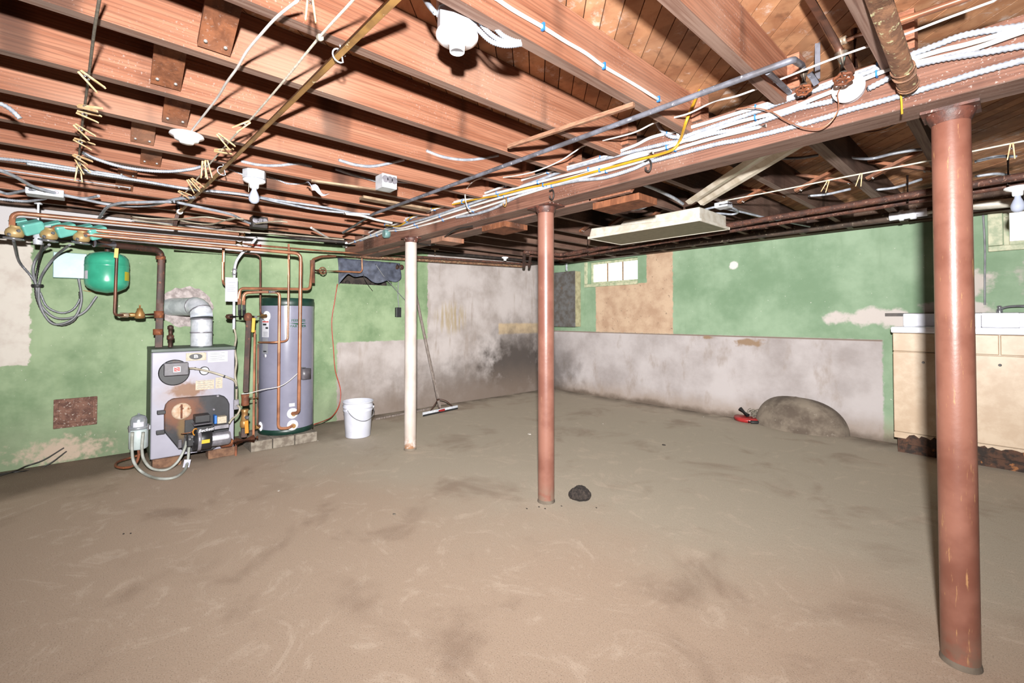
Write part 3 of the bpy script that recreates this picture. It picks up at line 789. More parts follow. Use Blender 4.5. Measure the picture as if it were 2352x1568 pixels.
obj('motor', MB().lathe([(0.02, -0.085), (0.052, -0.08), (0.058, -0.02), (0.058, 0.06), (0.045, 0.075)], V(505, 1007, bx + 0.09), (0, 1, 0), 24), 'steel', bo)
obj('motor_capacitor', MB().lathe([(0.022, -0.06), (0.024, -0.05), (0.024, 0.05), (0.018, 0.06)], V(507, 1004, bx + 0.16), (0, 1, 0), 16), 'label_white', bo)
obj('rating_label', vbox(hs.x + 0.084, hs.x + 0.087, (457, 1020), (482, 1008)), 'label_yellow', bo)
obj('clamp_band', MB().lathe([(0.086, -0.012), (0.089, -0.01), (0.089, 0.01), (0.086, 0.012)], hs - Vector((0, 0.03, 0)), (0, 1, 0), 28), 'steel', bo)
pu = V(441, 1010, bx + 0.12)
pp = obj('oil_pump', MB().box(pu - Vector((0.04, 0.035, 0.045)), pu + Vector((0.04, 0.03, 0.05))), 'black_paint', bo, bevel=0.008)
for (dx, dy, dz) in ((0.042, -0.02, 0.02), (0.042, 0.012, -0.005), (0.042, -0.005, 0.035)):
    obj('fitting', MB().lathe([(0.011, 0), (0.011, 0.012), (0.007, 0.018)], pu + Vector((dx, dy, dz)), (1, 0, 0), 10), 'chrome', pp)
obj('oil_line', MB().tube(smooth([V(416, 996, bx + 0.1), V(436, 993, bx + 0.15), V(446, 988, bx + 0.12)]), 0.004, 6), 'copper', bo)
obj('ignition_lead', MB().tube(smooth([V(437, 1000, bx + 0.13), V(443, 994, bx + 0.15), V(451, 989, bx + 0.13)]), 0.005, 6), 'black_cable', bo)
obj('bracket', vbox(bx + 0.1, bx + 0.13, (409, 1030), (418, 1009)), 'burner_grey', bo, bevel=0.004)
obj('return_nipple', MB().lathe([(0.03, -0.03), (0.035, -0.02), (0.035, 0.05), (0.028, 0.06)], V(516, 1018, bf + 0.04), (0, 1, 0), 16), 'rust', bo)
# conduit from control box down to the switch box on the jacket corner
swb = vbox(bf - 0.02, bf + 0.03, (537, 941), (549, 917))
sw_ = obj('junction_switch', swb, 'steel', bo, bevel=0.003)
obj('flex_conduit', MB().tube(smooth([V(434, 846, bf + 0.06), V(446, 846, bf + 0.05), V(468, 850, bf + 0.04), V(495, 857, bf + 0.04), V(522, 866, bf + 0.04), V(538, 874, bf + 0.03), V(543, 888, bf + 0.02), V(543, 917, bf + 0.01)]), 0.0085, 8), 'cream_cable', bo)
obj('flex_conduit', MB().tube(smooth([V(545, 930, bf + 0.03), V(551, 938, bf + 0.05), V(545, 952, bf + 0.06), V(533, 962, bf + 0.1), V(526, 972, bf + 0.12)]), 0.0085, 8), 'cream_cable', bo)
for p in ((448, 846), (515, 864), (543, 890)):
    obj('cable_tie', MB().lathe([(0.011, -0.006), (0.012, 0), (0.011, 0.006)], V(*p, bf + 0.04), (0, 1, -0.3), 10), 'ink', bo)
# bricks the boiler stands on
def brick(name, label, p0, p1, x0, x1, z1, m, group):
    a, b = V(p0, 1060, x1).y, V(p1, 1060, x1).y
    o = obj(name, MB().box((x0, a, 0.0), (x1, b, z1)), m, bevel=0.006)
    return tag(o, label, 'brick', group)
brick('brick', 'brown brick under the front corner of the boiler beside the hoses', 350, 417, bf - 0.14, bf + 0.01, zb - 0.001, 'brick_old', 'bricks under the boiler')
brick('brick', 'brown brick under the boiler below the burner motor', 478, 540, bf - 0.14, bf + 0.0, zb - 0.001, 'brick_old', 'bricks under the boiler')
brick('brick', 'brown brick under the rear of the boiler behind the brown hose', 395, 455, bf - 0.48, bf - 0.36, zb - 0.001, 'brick_old', 'bricks under the boiler')

# flue pipe and the torn plaster around it
fc = V(463, 760, -4.93)
zf = V(440, 704, -5.1).z
flp = thing('flue_pipe', 'galvanised flue pipe elbowing from the boiler top into the wall', 'flue pipe', (fc.x, fc.y, zt))
fr_ = 0.083
obj('vertical_section', MB().lathe([(fr_, zt + 0.029), (fr_, zf - 0.11)], (fc.x, fc.y, 0), n=28), 'galvanised', flp)
we = L(392, 707); fdir = Vector((we.x - fc.x, we.y - fc.y, 0)); flen = fdir.length; fdir.normalize()
arc = [Vector((fc.x, fc.y, zf - 0.10)) + fdir * (0.10 - 0.10 * math.cos(a)) + Vector((0, 0, 0.10 * math.sin(a))) for a in [i * PI / 2 / 5 for i in range(6)]]
obj('elbow', MB().tube(arc, fr_ * 1.03, 28), 'galvanised', flp)
obj('wall_section', MB().lathe([(fr_, 0), (fr_, flen - 0.05)], Vector((fc.x, fc.y, zf)) + fdir * 0.10, fdir, 28), 'galvanised', flp)
for p, d in (((fc.x, fc.y, zf - 0.115), (0, 0, 1)), (Vector((fc.x, fc.y, zf)) + fdir * 0.105, fdir), ((fc.x, fc.y, zt + 0.15), (0, 0, 1)), (arc[2], arc[3] - arc[1])):
    obj('seam_band', ring(p, d, fr_ * 1.02, 0.012), 'steel', flp)
mb_ = MB(); n_ = 34; prof = []; cy_, cz_ = L(430, 705).y, L(430, 705).z
for ri, hh in ((0.3, 0.02), (1.3, 0.028), (1.9, 0.014), (2.35, 0.0005)):
    prof.append([Vector((XL + hh + random.uniform(0, .01) * (ri < 2.2), cy_ + fr_ * 1.12 * (ri + random.uniform(-.16, .16) * (ri > 1)) * math.cos(a), cz_ + fr_ * (ri + random.uniform(-.16, .16) * (ri > 1)) * math.sin(a))) for a in [2 * PI * i / n_ for i in range(n_)]])
mb_.add([p for rr in prof for p in rr], [(i * n_ + k, i * n_ + (k + 1) % n_, (i + 1) * n_ + (k + 1) % n_, (i + 1) * n_ + k) for i in range(3) for k in range(n_)])
obj('plaster_collar', mb_, 'flue_mortar', wall_l)

# black steel supply riser from the boiler to the zone manifold
rx = -4.95
rs = thing('supply_riser', 'rust-brown steel riser climbing from the boiler and turning left overhead', 'pipe', V(364, 800, rx))
xm = -4.72
man = [V(364, 800, rx), V(370, 578, rx), V(365, 572, rx + 0.02), V(216, 558, xm)]
obj('riser_pipe', MB().tube(fillet(man[:1] + [V(371, 575, rx)] + [V(216, 558, xm)], 0.07, 6), 0.026, 14), 'iron_rust', rs)
for p in ((365, 722, 0.06), (363, 762, 0.05), (369, 592, 0.03)):
    obj('fitting', ring(V(p[0], p[1], rx), (0, 0, 1), 0.034, p[2]), 'rust', rs)
obj('sleeve', MB().tube([V(262, 563, xm - 0.06), V(216, 558, xm)], 0.032, 14), 'steel', rs)
rv = V(391, 799, rx + 0.06)
tag(obj('relief_stub', MB().lathe([(0.016, 0.0), (0.016, 0.06), (0.026, 0.065), (0.026, 0.10), (0.014, 0.105), (0.014, 0.15), (0.022, 0.155), (0.022, 0.18), (0.008, 0.19)], (rv.x, rv.y, zt + 0.0285), n=14), 'iron_rust', loc=(rv.x, rv.y, zt + 0.0285)), 'stubby corroded fitting standing on the boiler top beside the riser', 'fitting')

# make-up water branch with pressure regulator
br = thing('feed_branch', 'brass pressure regulator branch left of the riser with a yellow lever', 'pipe fitting', V(263, 724, rx))
obj('branch_pipe', MB().tube(fillet([V(352, 722, rx), V(263, 724, -4.81), V(269, 560, -4.79)], 0.03), 0.011, 10), 'copper_old', br)
p = V(321, 722, rx + .06)
obj('regulator', MB().lathe([(0.02, -0.035), (0.034, -0.03), (0.036, 0.0), (0.022, 0.03), (0.018, 0.05), (0.006, 0.055), (0.006, 0.08)], p, (0, 0, 1), 14), 'brass', br)
obj('check_valve', MB().lathe([(0.014, -0.03), (0.02, -0.025), (0.02, 0.025), (0.014, 0.03)], V(285, 723.5, rx + .1), (0, 1, 0), 12), 'solder', br)
obj('union', MB().lathe([(0.016, -0.02), (0.019, 0), (0.016, 0.02)], V(303, 723, rx + .08), (0, 1, 0), 12), 'brass', br)
obj('lever', MB().bar(V(268, 570, -4.77), V(266, 592, -4.765), 0.024, 0.008), 'handle_yellow', br)

# expansion tank
tc = V(246, 630, -4.98); tz0, tz1 = V(246, 673, -4.98).z, V(246, 577, -4.98).z
tr = (V(299, 630, -4.98).y - V(193, 630, -4.98).y) / 2 * 0.985
th = tz1 - tz0
tk = thing('expansion_tank', 'green steel expansion tank hanging under the overhead pipe', 'tank', (tc.x, tc.y, tz0))
obj('shell', MB().lathe([(0.001, 0), (tr * 0.5, 0.012), (tr * 0.85, 0.04), (tr * 0.98, 0.07), (tr, 0.10), (tr, th - 0.13), (tr * 1.012, th - 0.128), (tr * 1.012, th - 0.118), (tr, th - 0.116), (tr, th - 0.09), (tr * 0.97, th - 0.06), (tr * 0.8, th - 0.03), (tr * 0.4, th - 0.008), (0.001, th)], (tc.x, tc.y, tz0), n=36), 'tank_green', tk)
obj('neck', MB().lathe([(0.02, 0), (0.02, 0.05)], (tc.x, tc.y, tz1 - 0.008), n=12), 'iron_rust', tk)
def cyl(px, py, c, r):                 # where a sight line meets an upright cylinder
    d = _ray(px, py); o = EYE - vec((c[0], c[1], 0)); A = d.x ** 2 + d.y ** 2; B = o.x * d.x + o.y * d.y; C_ = o.x ** 2 + o.y ** 2 - r * r
    return EYE + d * ((-B - math.sqrt(max(B * B - A * C_, 0))) / A)
def wrap_patch(p0, p1, c, r, n=6):     # thin label wrapped on an upright cylinder between two measured corners
    a, b = cyl(p0[0], p0[1], c, r), cyl(p1[0], p1[1], c, r)
    a0, a1 = math.atan2(a.y - c[1], a.x - c[0]), math.atan2(b.y - c[1], b.x - c[0])
    z0_, z1_ = sorted((a.z, b.z))
    m_ = MB()
    def f(u, v): an = a0 + (a1 - a0) * u; return Vector((c[0] + (r + 0.0012) * math.cos(an), c[1] + (r + 0.0012) * math.sin(an), z0_ + (z1_ - z0_) * v))
    return m_.grid(f, n, 1)
obj('label_sticker', wrap_patch((286, 644), (297, 626), tc, tr), 'tank_label', tk)
obj('label_sticker', wrap_patch((194.5, 640), (202, 621), tc, tr), 'label_white', tk)

# relay box on the wall
rb = thing('relay_box', 'pale teal metal relay box fixed to the wall left of the green tank', 'control box', L(156, 638, 0.06))
obj('housing', vbox(XL + 0.0005, XL + 0.10, (121, 637), (200, 583)), 'box_teal', rb, bevel=0.004)
obj('sticker', vbox(XL + 0.101, XL + 0.102, (191, 638), (199, 622)), 'label_white', rb)
tag(obj('copper_bracket_strip', MB().bar(L(192, 667, 0.03), L(228, 672, 0.05), 0.02, 0.004), 'brass'), 'yellowed strip sticking out beneath the green tank', 'strip')

# zone manifold and three zone valves
pipe('zone_manifold', 'black steel manifold pipe carrying the three zone valves', [V(-25, 541, xm), V(214, 557.5, xm)], 0.02, 'black_iron')
def zone_valve(label, px, py, lift, tilt):
    p = V(px, py, xm + 0.03)
    t = thing('zone_valve', label, 'valve', p - Vector((0, 0, 0.03)), 'zone valves over the manifold')
    obj('valve_body', MB().lathe([(0.02, -0.035), (0.045, -0.03), (0.05, -0.01), (0.046, 0.012), (0.032, 0.03), (0.026, 0.034)], p, (0.15, 0.1, 1), 16), 'bronze', t)
    obj('flange', MB().lathe([(0.03, -0.055), (0.056, -0.05), (0.056, -0.04), (0.03, -0.036)], p, (0.1, 0.1, 1), 14), 'chrome', t)
    obj('port_ring', MB().lathe([(0.026, 0.03), (0.03, 0.032), (0.03, 0.045), (0.024, 0.047)], p, (0.15, 0.1, 1), 14), 'bronze', t)
    d = Vector((-0.30, 0.85, 0.42)).normalized()
    a = p + d * 0.035 + Vector((0.02, 0, 0.005)); b = a + d * 0.12
    obj('actuator_head', MB().bar(a, b, 0.085, 0.085, up=(0.5, -0.2, 1)), 'valve_teal', t, bevel=0.012)
    obj('actuator_plate', MB().bar(a + Vector((-.03, -0.06, 0.05)), a + Vector((-0.04, 0.02, 0.085)), 0.06, 0.008, up=(0.6, -0.4, 1)), 'valve_teal', t, bevel=0.002)
    for k in (-1, 1):
        obj('screw', MB().lathe([(0.011, 0), (0.011, 0.008), (0.004, 0.011)], p + Vector((0.042, 0.022 * k, -0.01 + 0.015 * k)), (1, 0, 0.2), 10), 'chrome', t)
    return t
z1_ = zone_valve('teal-headed zone valve under the tallest copper elbow', 34, 533, 0, 0)
zone_valve('teal-headed zone valve in the middle of the manifold', 113, 538, 0, 0)
zone_valve('teal-headed zone valve nearest the green tank', 188, 544, 0, 0)
hg = V(87, 552, xm)
tag(obj('pipe_hanger', MB().tube([V(88, 469, xm), hg + Vector((0, 0, 0.06))], 0.006, 8).lathe([(0.024, -0.03), (0.026, 0.0), (0.024, 0.05), (0.012, 0.055)], hg, n=12).lathe([(0.022, 0), (0.022, 0.008), (0.006, 0.02)], V(88, 469, xm), n=10), 'galvanised'), 'grey rod hanger holding the manifold between two zone valves', 'hanger')

# copper distribution pipes overhead
xp = -4.66
pipe('copper_pipe', 'copper pipe rising in an elbow at the left and running highest overhead', [V(28, 528, xm + .03), V(28, 488, xp), V(562, 539, xp)], 0.0165, 'copper', 0.05)
pipe('copper_pipe', 'middle copper pipe running overhead from the second zone valve', [V(113, 530, xm + .03), V(131, 520, xp), V(300, 537, xp), V(540, 557, xp)], 0.0165, 'copper', 0.05)
pipe('copper_pipe', 'lowest copper pipe dropping in front of the heater to its port', [V(186, 540, xm + .03), V(196, 538, xp), V(300, 547, xp), V(691, 582, -4.56), V(686, 947, -4.56), V(672, 949, -4.63)], 0.0165, 'copper', 0.06)
pipe('black_pipe', 'sooty black pipe continuing the high copper pipe', [V(562, 539, xp), V(700, 549, xp), V(792, 556, xp + 0.05)], 0.017, 'black_iron')
pipe('copper_pipe', 'thin reddish copper pipe with a red band running to the wall opening', [V(540, 557, xp), V(575, 562, xp - .05), V(740, 576, -5.0), V(862, 584.5, -5.2)], 0.0095, 'copper')
tag(obj('pipe_marker', MB().tube([V(581, 562.5, xp - .055), V(599, 564, xp - .07)], 0.013, 12), 'label_red'), 'short red sleeve on the thin copper pipe', 'sleeve')
for (a, b, l) in (((541, 556.8), (556, 558.5), 'brass adaptor at the end of the middle copper pipe'), ((548, 537.7), (562, 539), 'brass adaptor at the end of the high copper pipe')):
    tag(obj('pipe_adaptor', MB().tube([V(*a, xp), V(*b, xp)], 0.021, 12), 'brass'), l, 'fitting')

# ------------------------------------------------------------ water heater
hx = -4.92
hy0_, hy1_ = V(594.5, 850, hx).y, V(718, 850, hx).y
hr = (hy1_ - hy0_) / 2 * 0.985; hc = Vector((hx, (hy0_ + hy1_) / 2, 0))
hz0_ = 0.095; hz1_ = V(656, 686, hx).z
ht = thing('water_heater', 'tall lavender-grey indirect water heater with dark green bands', 'water heater', (hc.x, hc.y, hz0_))
obj('tank_shell', MB().lathe([(hr * 0.99, hz0_ + 0.03), (hr, hz0_ + 0.05), (hr, hz1_ - 0.07)], hc, n=48), 'heater_enamel', ht)
obj('base_band', MB().lathe([(hr * 0.97, hz0_), (hr * 1.006, hz0_ + 0.004), (hr * 1.006, hz0_ + 0.05), (hr * 0.995, hz0_ + 0.052)], hc, n=48), 'heater_band', ht)
obj('top_band', MB().lathe([(hr * 1.0, hz1_ - 0.075), (hr * 1.006, hz1_ - 0.072), (hr * 1.006, hz1_ - 0.004), (hr * 0.985, hz1_), (0.001, hz1_ + 0.004)], hc, n=48), 'heater_band', ht)
c0 = cyl(686, 741, hc, hr); a0_ = math.atan2(c0.y - hc.y, c0.x - hc.x)
def on_tank(zc):
    return lambda a, b, z: Vector((hc.x + (hr + 0.0015 + z) * math.cos(a0_ + a / hr), hc.y + (hr + 0.0015 + z) * math.sin(a0_ + a / hr), zc + b))
zt1, zt2 = cyl(686, 736, hc, hr).z, cyl(686, 749, hc, hr).z
text_part('PEERLESS', 0.031, 'heater_print', ht, on_tank(zt1), bold=True, sx=1.12)
text_part('PARTNER', 0.031, 'heater_print', ht, on_tank(zt2), bold=True, sx=1.2)
zm = (zt1 + zt2) / 2
f_ = on_tank(zm); mk = MB(); N_ = 10
mk.add([f_(-0.088 + 0.176 * i / N_, 0.004, 0) for i in range(N_ + 1)] + [f_(-0.088 + 0.176 * i / N_, 0.004 - 0.018 * (1 - abs(2 * i / N_ - 1)) - 0.0005, 0) for i in range(N_ + 1)], [(i, i + 1, N_ + 2 + i, N_ + 1 + i) for i in range(N_)])
obj('arrow_mark', mk, 'heater_print', ht)
obj('underline', MB().tube([f_(-0.09 + 0.02 * i, -0.052, 0) for i in range(10)], 0.0012, 5), 'ink_grey', ht)
wl_ = obj('warning_label', wrap_patch((602, 774), (618, 735), hc, hr), 'label_white', ht)
obj('print', wrap_patch((603, 740), (617, 737.5), hc, hr + 0.001), 'label_red', wl_)
for (p, q) in (((604, 747), (612, 743)), ((610, 755), (616, 751))):
    obj('print', wrap_patch(p, q, hc, hr + 0.001, 2), 'ink', wl_)
for i in range(4): obj('print', wrap_patch((605, 763 + i * 3), (615, 762 + i * 3), hc, hr + 0.001, 2), 'ink_grey', wl_)
l2 = obj('warning_label', wrap_patch((603, 812), (616, 776), hc, hr), 'ink_grey', ht)
obj('print', wrap_patch((605, 808), (612, 805.5), hc, hr + 0.001, 2), 'ink', l2)
p = cyl(609, 817, hc, hr); nr = Vector((p.x - hc.x, p.y - hc.y, 0)).normalized()
obj('round_sticker', MB().lathe([(0.017, 0), (0.017, 0.0015), (0.001, 0.002)], p, nr, 18), 'label_white', ht)
obj('rating_sticker', wrap_patch((664, 934), (677, 925), hc, hr, 3), 'label_white', ht)
for (px, py, rr) in ((612, 726, 0.05), (672, 949, 0.05), (672, 976, 0.05), (598, 979, 0.045)):
    p = cyl(px, py, hc, hr); nr = Vector((p.x - hc.x, p.y - hc.y, 0)).normalized()
    fp = obj('port_flange', MB().lathe([(rr, 0.0), (rr, 0.004), (rr * 0.55, 0.010), (rr * 0.5, 0.011)], p, nr, 24), 'porcelain', ht)
    obj('port_nipple', MB().lathe([(0.02, 0.008), (0.02, 0.045)], p, nr, 14), 'brass', fp)
aq = obj('aquastat', wrap_patch((692, 871), (710, 845), hc, hr + 0.045, 2), 'burner_grey', ht, solid=0.05)
obj('aquastat_bracket', MB().tube(smooth([V(689, 852, -4.60), V(690, 844, -4.60), V(702, 844, -4.62)]), 0.004, 6), 'chrome', ht)
# block under the heater
for i, (a, b) in enumerate(((576, 626), (627, 677), (678, 729))):
    ya, yb = V(a, 1020, -4.63).y, V(b, 1020, -4.63).y
    tag(obj('concrete_block', MB().box((-5.15, ya + 0.002, 0), (-4.63, yb - 0.002, 0.094)), 'block_grey', bevel=0.006), ('grey concrete block under the heater on the boiler side', 'grey concrete block under the centre of the heater', 'grey concrete block under the heater on the bucket side')[i], 'block', 'blocks under the heater')

xf = -4.62     # pipes that pass in front of the heater
def hp(label, pts, r=0.0135, m='copper', fr=0.04): return pipe('copper_pipe', label, pts, r, m, fr)
hp('copper pipe looping down the front of the heater to its lowest port', [V(559, 700, xf - .1), V(560, 672, xf - .1), V(604, 670, xf - .05), V(642, 671, xf), V(639, 984, xf), V(661, 983, xf), V(672, 977, xf - .02)])
hp('copper pipe crossing above the heater and rising at its right', [V(549, 700, xf - .2), V(550.5, 662, xf - .2), V(712, 664, xf - .25), V(718, 596, xf - .3), V(738, 589, xf - .45), V(770, 588, -5.2)], 0.014)
hp('thin copper pipe dropping to the left side of the heater', [V(663, 560, xf), V(663, 640, xf), V(661, 783, xf), V(628, 786, xf), V(594, 786, xf - .25)], 0.0095)
hp('thin copper pipe running over the boiler to the top port of the heater', [V(398, 569, xf - .3), V(590, 584, xf - .3), V(598, 590, xf - .3), V(598, 722, xf - .22), V(611, 726, xf - .15)], 0.0095, 'copper_old')
hp('short copper stub dropping from overhead by the paper tag', [V(513, 562, xf - .3), V(512, 648, xf - .3), V(517, 654, xf - .35)], 0.0105)
hp('thin copper pipe standing left of the heater', [V(585, 758, xf - .1), V(582, 1004, xf - .1)], 0.0095)
hp('thinner copper pipe hugging the left edge of the heater', [V(593, 790, xf - .12), V(591, 975, xf - .12), V(598, 979, xf - .12)], 0.008, 'copper_old')
pt = thing('pipe_tag', 'white printed tag strapped on the copper pipe above the heater', 'tag', V(630, 670, xf))
obj('tag', MB().tube([V(617, 670, xf - .03), V(640, 671, xf - .005)], 0.0165, 12), 'label_white', pt)
lt = MB()
for i in range(6):
    q_ = V(620 + i * 3.2, 670, xf + 0.0); lt.box(q_ + Vector((0.0, -0.004, -0.006)), q_ + Vector((0.0012, 0.003, 0.006)))
obj('print', lt, 'ink_grey', pt)
# return riser between boiler and heater
rr_ = thing('return_riser', 'dark steel return pipe with rusty fittings between boiler and heater', 'pipe', V(563, 1010, xf))
obj('riser_pipe', MB().tube([V(571, 735, xf), V(564, 900, xf)], 0.022, 14), 'iron_rust', rr_)
obj('cap_elbow', MB().lathe([(0.001, 0.04), (0.022, 0.034), (0.032, 0.016), (0.034, 0.0), (0.032, -0.02), (0.024, -0.032)], V(570, 728, xf), n=16), 'rust', rr_)
obj('cross_arm', MB().tube([V(523, 727, xf - .15), V(570, 727, xf)], 0.018, 12), 'black_iron', rr_)
obj('end_cap', MB().lathe([(0.001, -0.03), (0.02, -0.02), (0.024, 0), (0.024, 0.03)], V(526, 727, xf - .14), (0.3, 1, 0), 14), 'copper_old', rr_)
for (px) in (550, 560):
    obj('black_nipple', MB().tube([V(px, 700, xf - .12), V(px, 724, xf - .08)], 0.012, 10), 'black_paint', rr_)
obj('rust_tee', MB().lathe([(0.03, -0.05), (0.034, -0.045), (0.03, -0.02), (0.03, 0.02), (0.034, 0.045), (0.03, 0.05)], V(563, 918, xf), n=14), 'rust', rr_)
obj('brass_union', MB().lathe([(0.026, -0.06), (0.032, -0.05), (0.026, -0.01), (0.026, 0.02), (0.032, 0.045), (0.026, 0.05)], V(562, 952, xf), n=14), 'brass', rr_)
obj('nipple', MB().tube([V(562, 965, xf), V(560, 1003, xf)], 0.024, 14), 'iron_rust', rr_)
obj('tee_fitting', MB().tube([V(541, 1014, xf), V(583, 1007, xf)], 0.036, 14).tube([V(583, 1007, xf), V(592, 1005.5, xf)], 0.022, 12).tube([V(520, 1018, xf), V(541, 1014, xf)], 0.024, 12), 'rust', rr_)
obj('ball_valve', MB().lathe([(0.028, -0.03), (0.034, -0.02), (0.034, 0.02), (0.028, 0.03)], V(561, 973, xf), n=14), 'brass', rr_)
obj('valve_stem', MB().lathe([(0.016, 0.0), (0.016, 0.05), (0.009, 0.055)], V(565, 957, xf + 0.01), (1, 0, 0), 12), 'chrome', rr_)
obj('valve_lever', MB().bar(V(566, 966, xf + 0.06), V(567, 995, xf + 0.06), 0.03, 0.008, up=(1, 0, 0)), 'handle_orange', rr_, bevel=0.004)
obj('drain_drop', MB().tube([V(542, 1018, xf), V(541.5, 1052, xf)], 0.009, 8), 'rust', rr_)
obj('side_cock', MB().tube([V(570, 917, xf), V(592, 914, xf)], 0.009, 8), 'brass', rr_)
yh = thing('isolating_valve', 'brass valve with a long yellow lever beside the heater port', 'valve', V(582, 760, xf))
obj('valve_body', MB().tube([V(574, 728, xf - .02), V(611, 725, xf - .1)], 0.017, 12), 'brass', yh)
obj('valve_lever', MB().bar(V(583, 730, xf + 0.03), V(581, 763, xf + 0.03), 0.028, 0.008, up=(1, 0, 0)), 'handle_yellow', yh, bevel=0.004)
obj('pinch_nut', MB().lathe([(0.012, 0), (0.012, 0.05)], V(585, 728, xf - 0.02), (1, 0, 0), 10), 'chrome', yh)
cable('thermostat_wire', 'thin white wire strung from the riser across the heater', 'wire', [V(553, 905, xf + .02), V(575, 902, xf + .03), V(606, 894, xf + .03), V(640, 888, xf + .03), V(662, 876, xf + .02), V(684, 857, xf + 0.0)], 0.0035, 'white_cable', n=6)
cable('orange_tube', 'orange plastic tube hanging from the wall opening to the heater foot', 'tube', [L(775, 652, .03), L(769, 690, .03), L(762, 740, .03), L(766, 800, .03), L(770, 850, .03), L(782, 895, .04), L(779, 930, .06), L(764, 955, .14), L(745, 966, .3), L(722, 974, .45)], 0.006, 'orange_tube')

# wall conduit with the paper tag
cd = thing('wall_conduit', 'grey conduit curving down the wall to the boiler switch', 'conduit', V(540, 905, -4.75))
obj('conduit_tube', MB().tube(smooth([V(590, 545, xf - .2), V(578, 560, xf - .2), V(566, 572, xf - .2), V(552, 586, -4.85), V(541, 606, -4.85), V(538, 640, -4.85), V(537, 756, -4.82)]), 0.012, 10), 'galvanised', cd)
obj('coupling', MB().tube([V(539, 617, -4.85), V(538, 632, -4.85)], 0.017, 10), 'steel', cd)
obj('whip', MB().tube(smooth([V(537, 750, -4.82), V(542, 775, -4.8), V(539, 800, -4.72), V(543, 830, -4.66), V(540, 860, -4.66), V(543, 884, bf + .0), V(543, 915, bf + .0)]), 0.0085, 8), 'cream_cable', cd)
pa = thing('paper_tag', 'white paper note hanging from the conduit', 'paper', V(531, 692, -4.8))
obj('sheet', vbox(-4.812, -4.81, (517, 692), (546, 638)), 'paper', pa)
lt = MB()
for i, yy in enumerate((648, 656, 660, 664, 668)):
    a, b = V(522, yy, -4.81), V(541 - (i % 2) * 4, yy, -4.81); lt.box((a.x, a.y, a.z - 0.0015), (a.x + 0.0006, b.y, a.z + 0.0015))
obj('print', lt, 'ink_grey', pa)

# oil filter and hoses
of = V(318, 1000, -4.60)
ft = thing('oil_filter', 'silver-domed oil filter canister hung on the boiler side', 'filter', V(318, 1030, -4.60))
zf0, zf1, zf2 = V(318, 1030, -4.6).z, V(318, 985, -4.6).z, V(318, 951, -4.6).z
fr2 = 0.054
obj('canister', MB().lathe([(fr2 * 0.9, zf0), (fr2 * 1.12, zf0 + 0.01), (fr2 * 1.12, zf1 - 0.01), (fr2, zf1)], (of.x, of.y, 0), n=22), 'filter_white', ft)
obj('dome', MB().lathe([(fr2, zf1), (fr2 * 1.25, zf1 + 0.01), (fr2 * 1.25, zf1 + 0.02), (fr2 * 0.98, zf1 + 0.025), (fr2 * 0.98, zf2 - 0.045), (fr2 * 0.8, zf2 - 0.018), (fr2 * 0.3, zf2 - 0.004), (0.008, zf2 - 0.002), (0.006, zf2 + 0.008)], (of.x, of.y, 0), n=22), 'filter_steel', ft)
obj('dome_label', wrap_patch((306, 983), (330, 968), (of.x, of.y), fr2), 'label_white', ft)
obj('bracket', MB().box((of.x - 0.01, of.y + fr2, zf1 - 0.01), (of.x + 0.01, y0 - 0.006, zf1 + 0.02)), 'galvanised', ft)
for i in (-1, 1): obj('head_bolt', MB().lathe([(0.009, -0.02), (0.009, 0.03)], (of.x + 0.03, of.y + i * 0.055, zf1 + 0.01), n=8), 'chrome', ft)
xh = -4.52
cable('oil_hose', 'grey oil hose looping on the floor from the filter to the burner', 'hose', [VF(304, 992, xh), VF(303, 1030, xh), VF(308, 1062, xh), VF(328, 1085, xh), VF(360, 1098, xh), VF(398, 1097, xh), VF(422, 1082, xh), VF(431, 1060, xh), VF(434, 1030, xh), VF(437, 1014, xh)], 0.0105, 'oil_hose')
cable('oil_hose', 'grey oil hose in the tighter loop from filter to burner pump', 'hose', [VF(329, 992, xh), VF(326, 1030, xh), VF(331, 1056, xh), VF(350, 1076, xh), VF(383, 1078, xh), VF(408, 1060, xh), VF(424, 1030, xh), VF(429, 1012, xh)], 0.0105, 'oil_hose')
cable('oil_hose', 'brown oil line coiling on the floor beneath the filter', 'hose', [VF(318, 1030, -4.6), VF(318, 1050, -4.6), VF(308, 1068, -4.6), VF(285, 1074, -4.65), VF(266, 1070, -4.75), VF(272, 1060, -4.9), VF(300, 1051, -5.0), VF(316, 1046, -5.0)], 0.0095, 'rust')
tag(obj('hose_tag', MB().bar(V(431, 1055, xh + 0.015), V(427, 1073, xh + 0.015), 0.045, 0.003, up=(1, 0, 0)), 'paper'), 'white paper tag on the oil hose below the burner', 'tag')

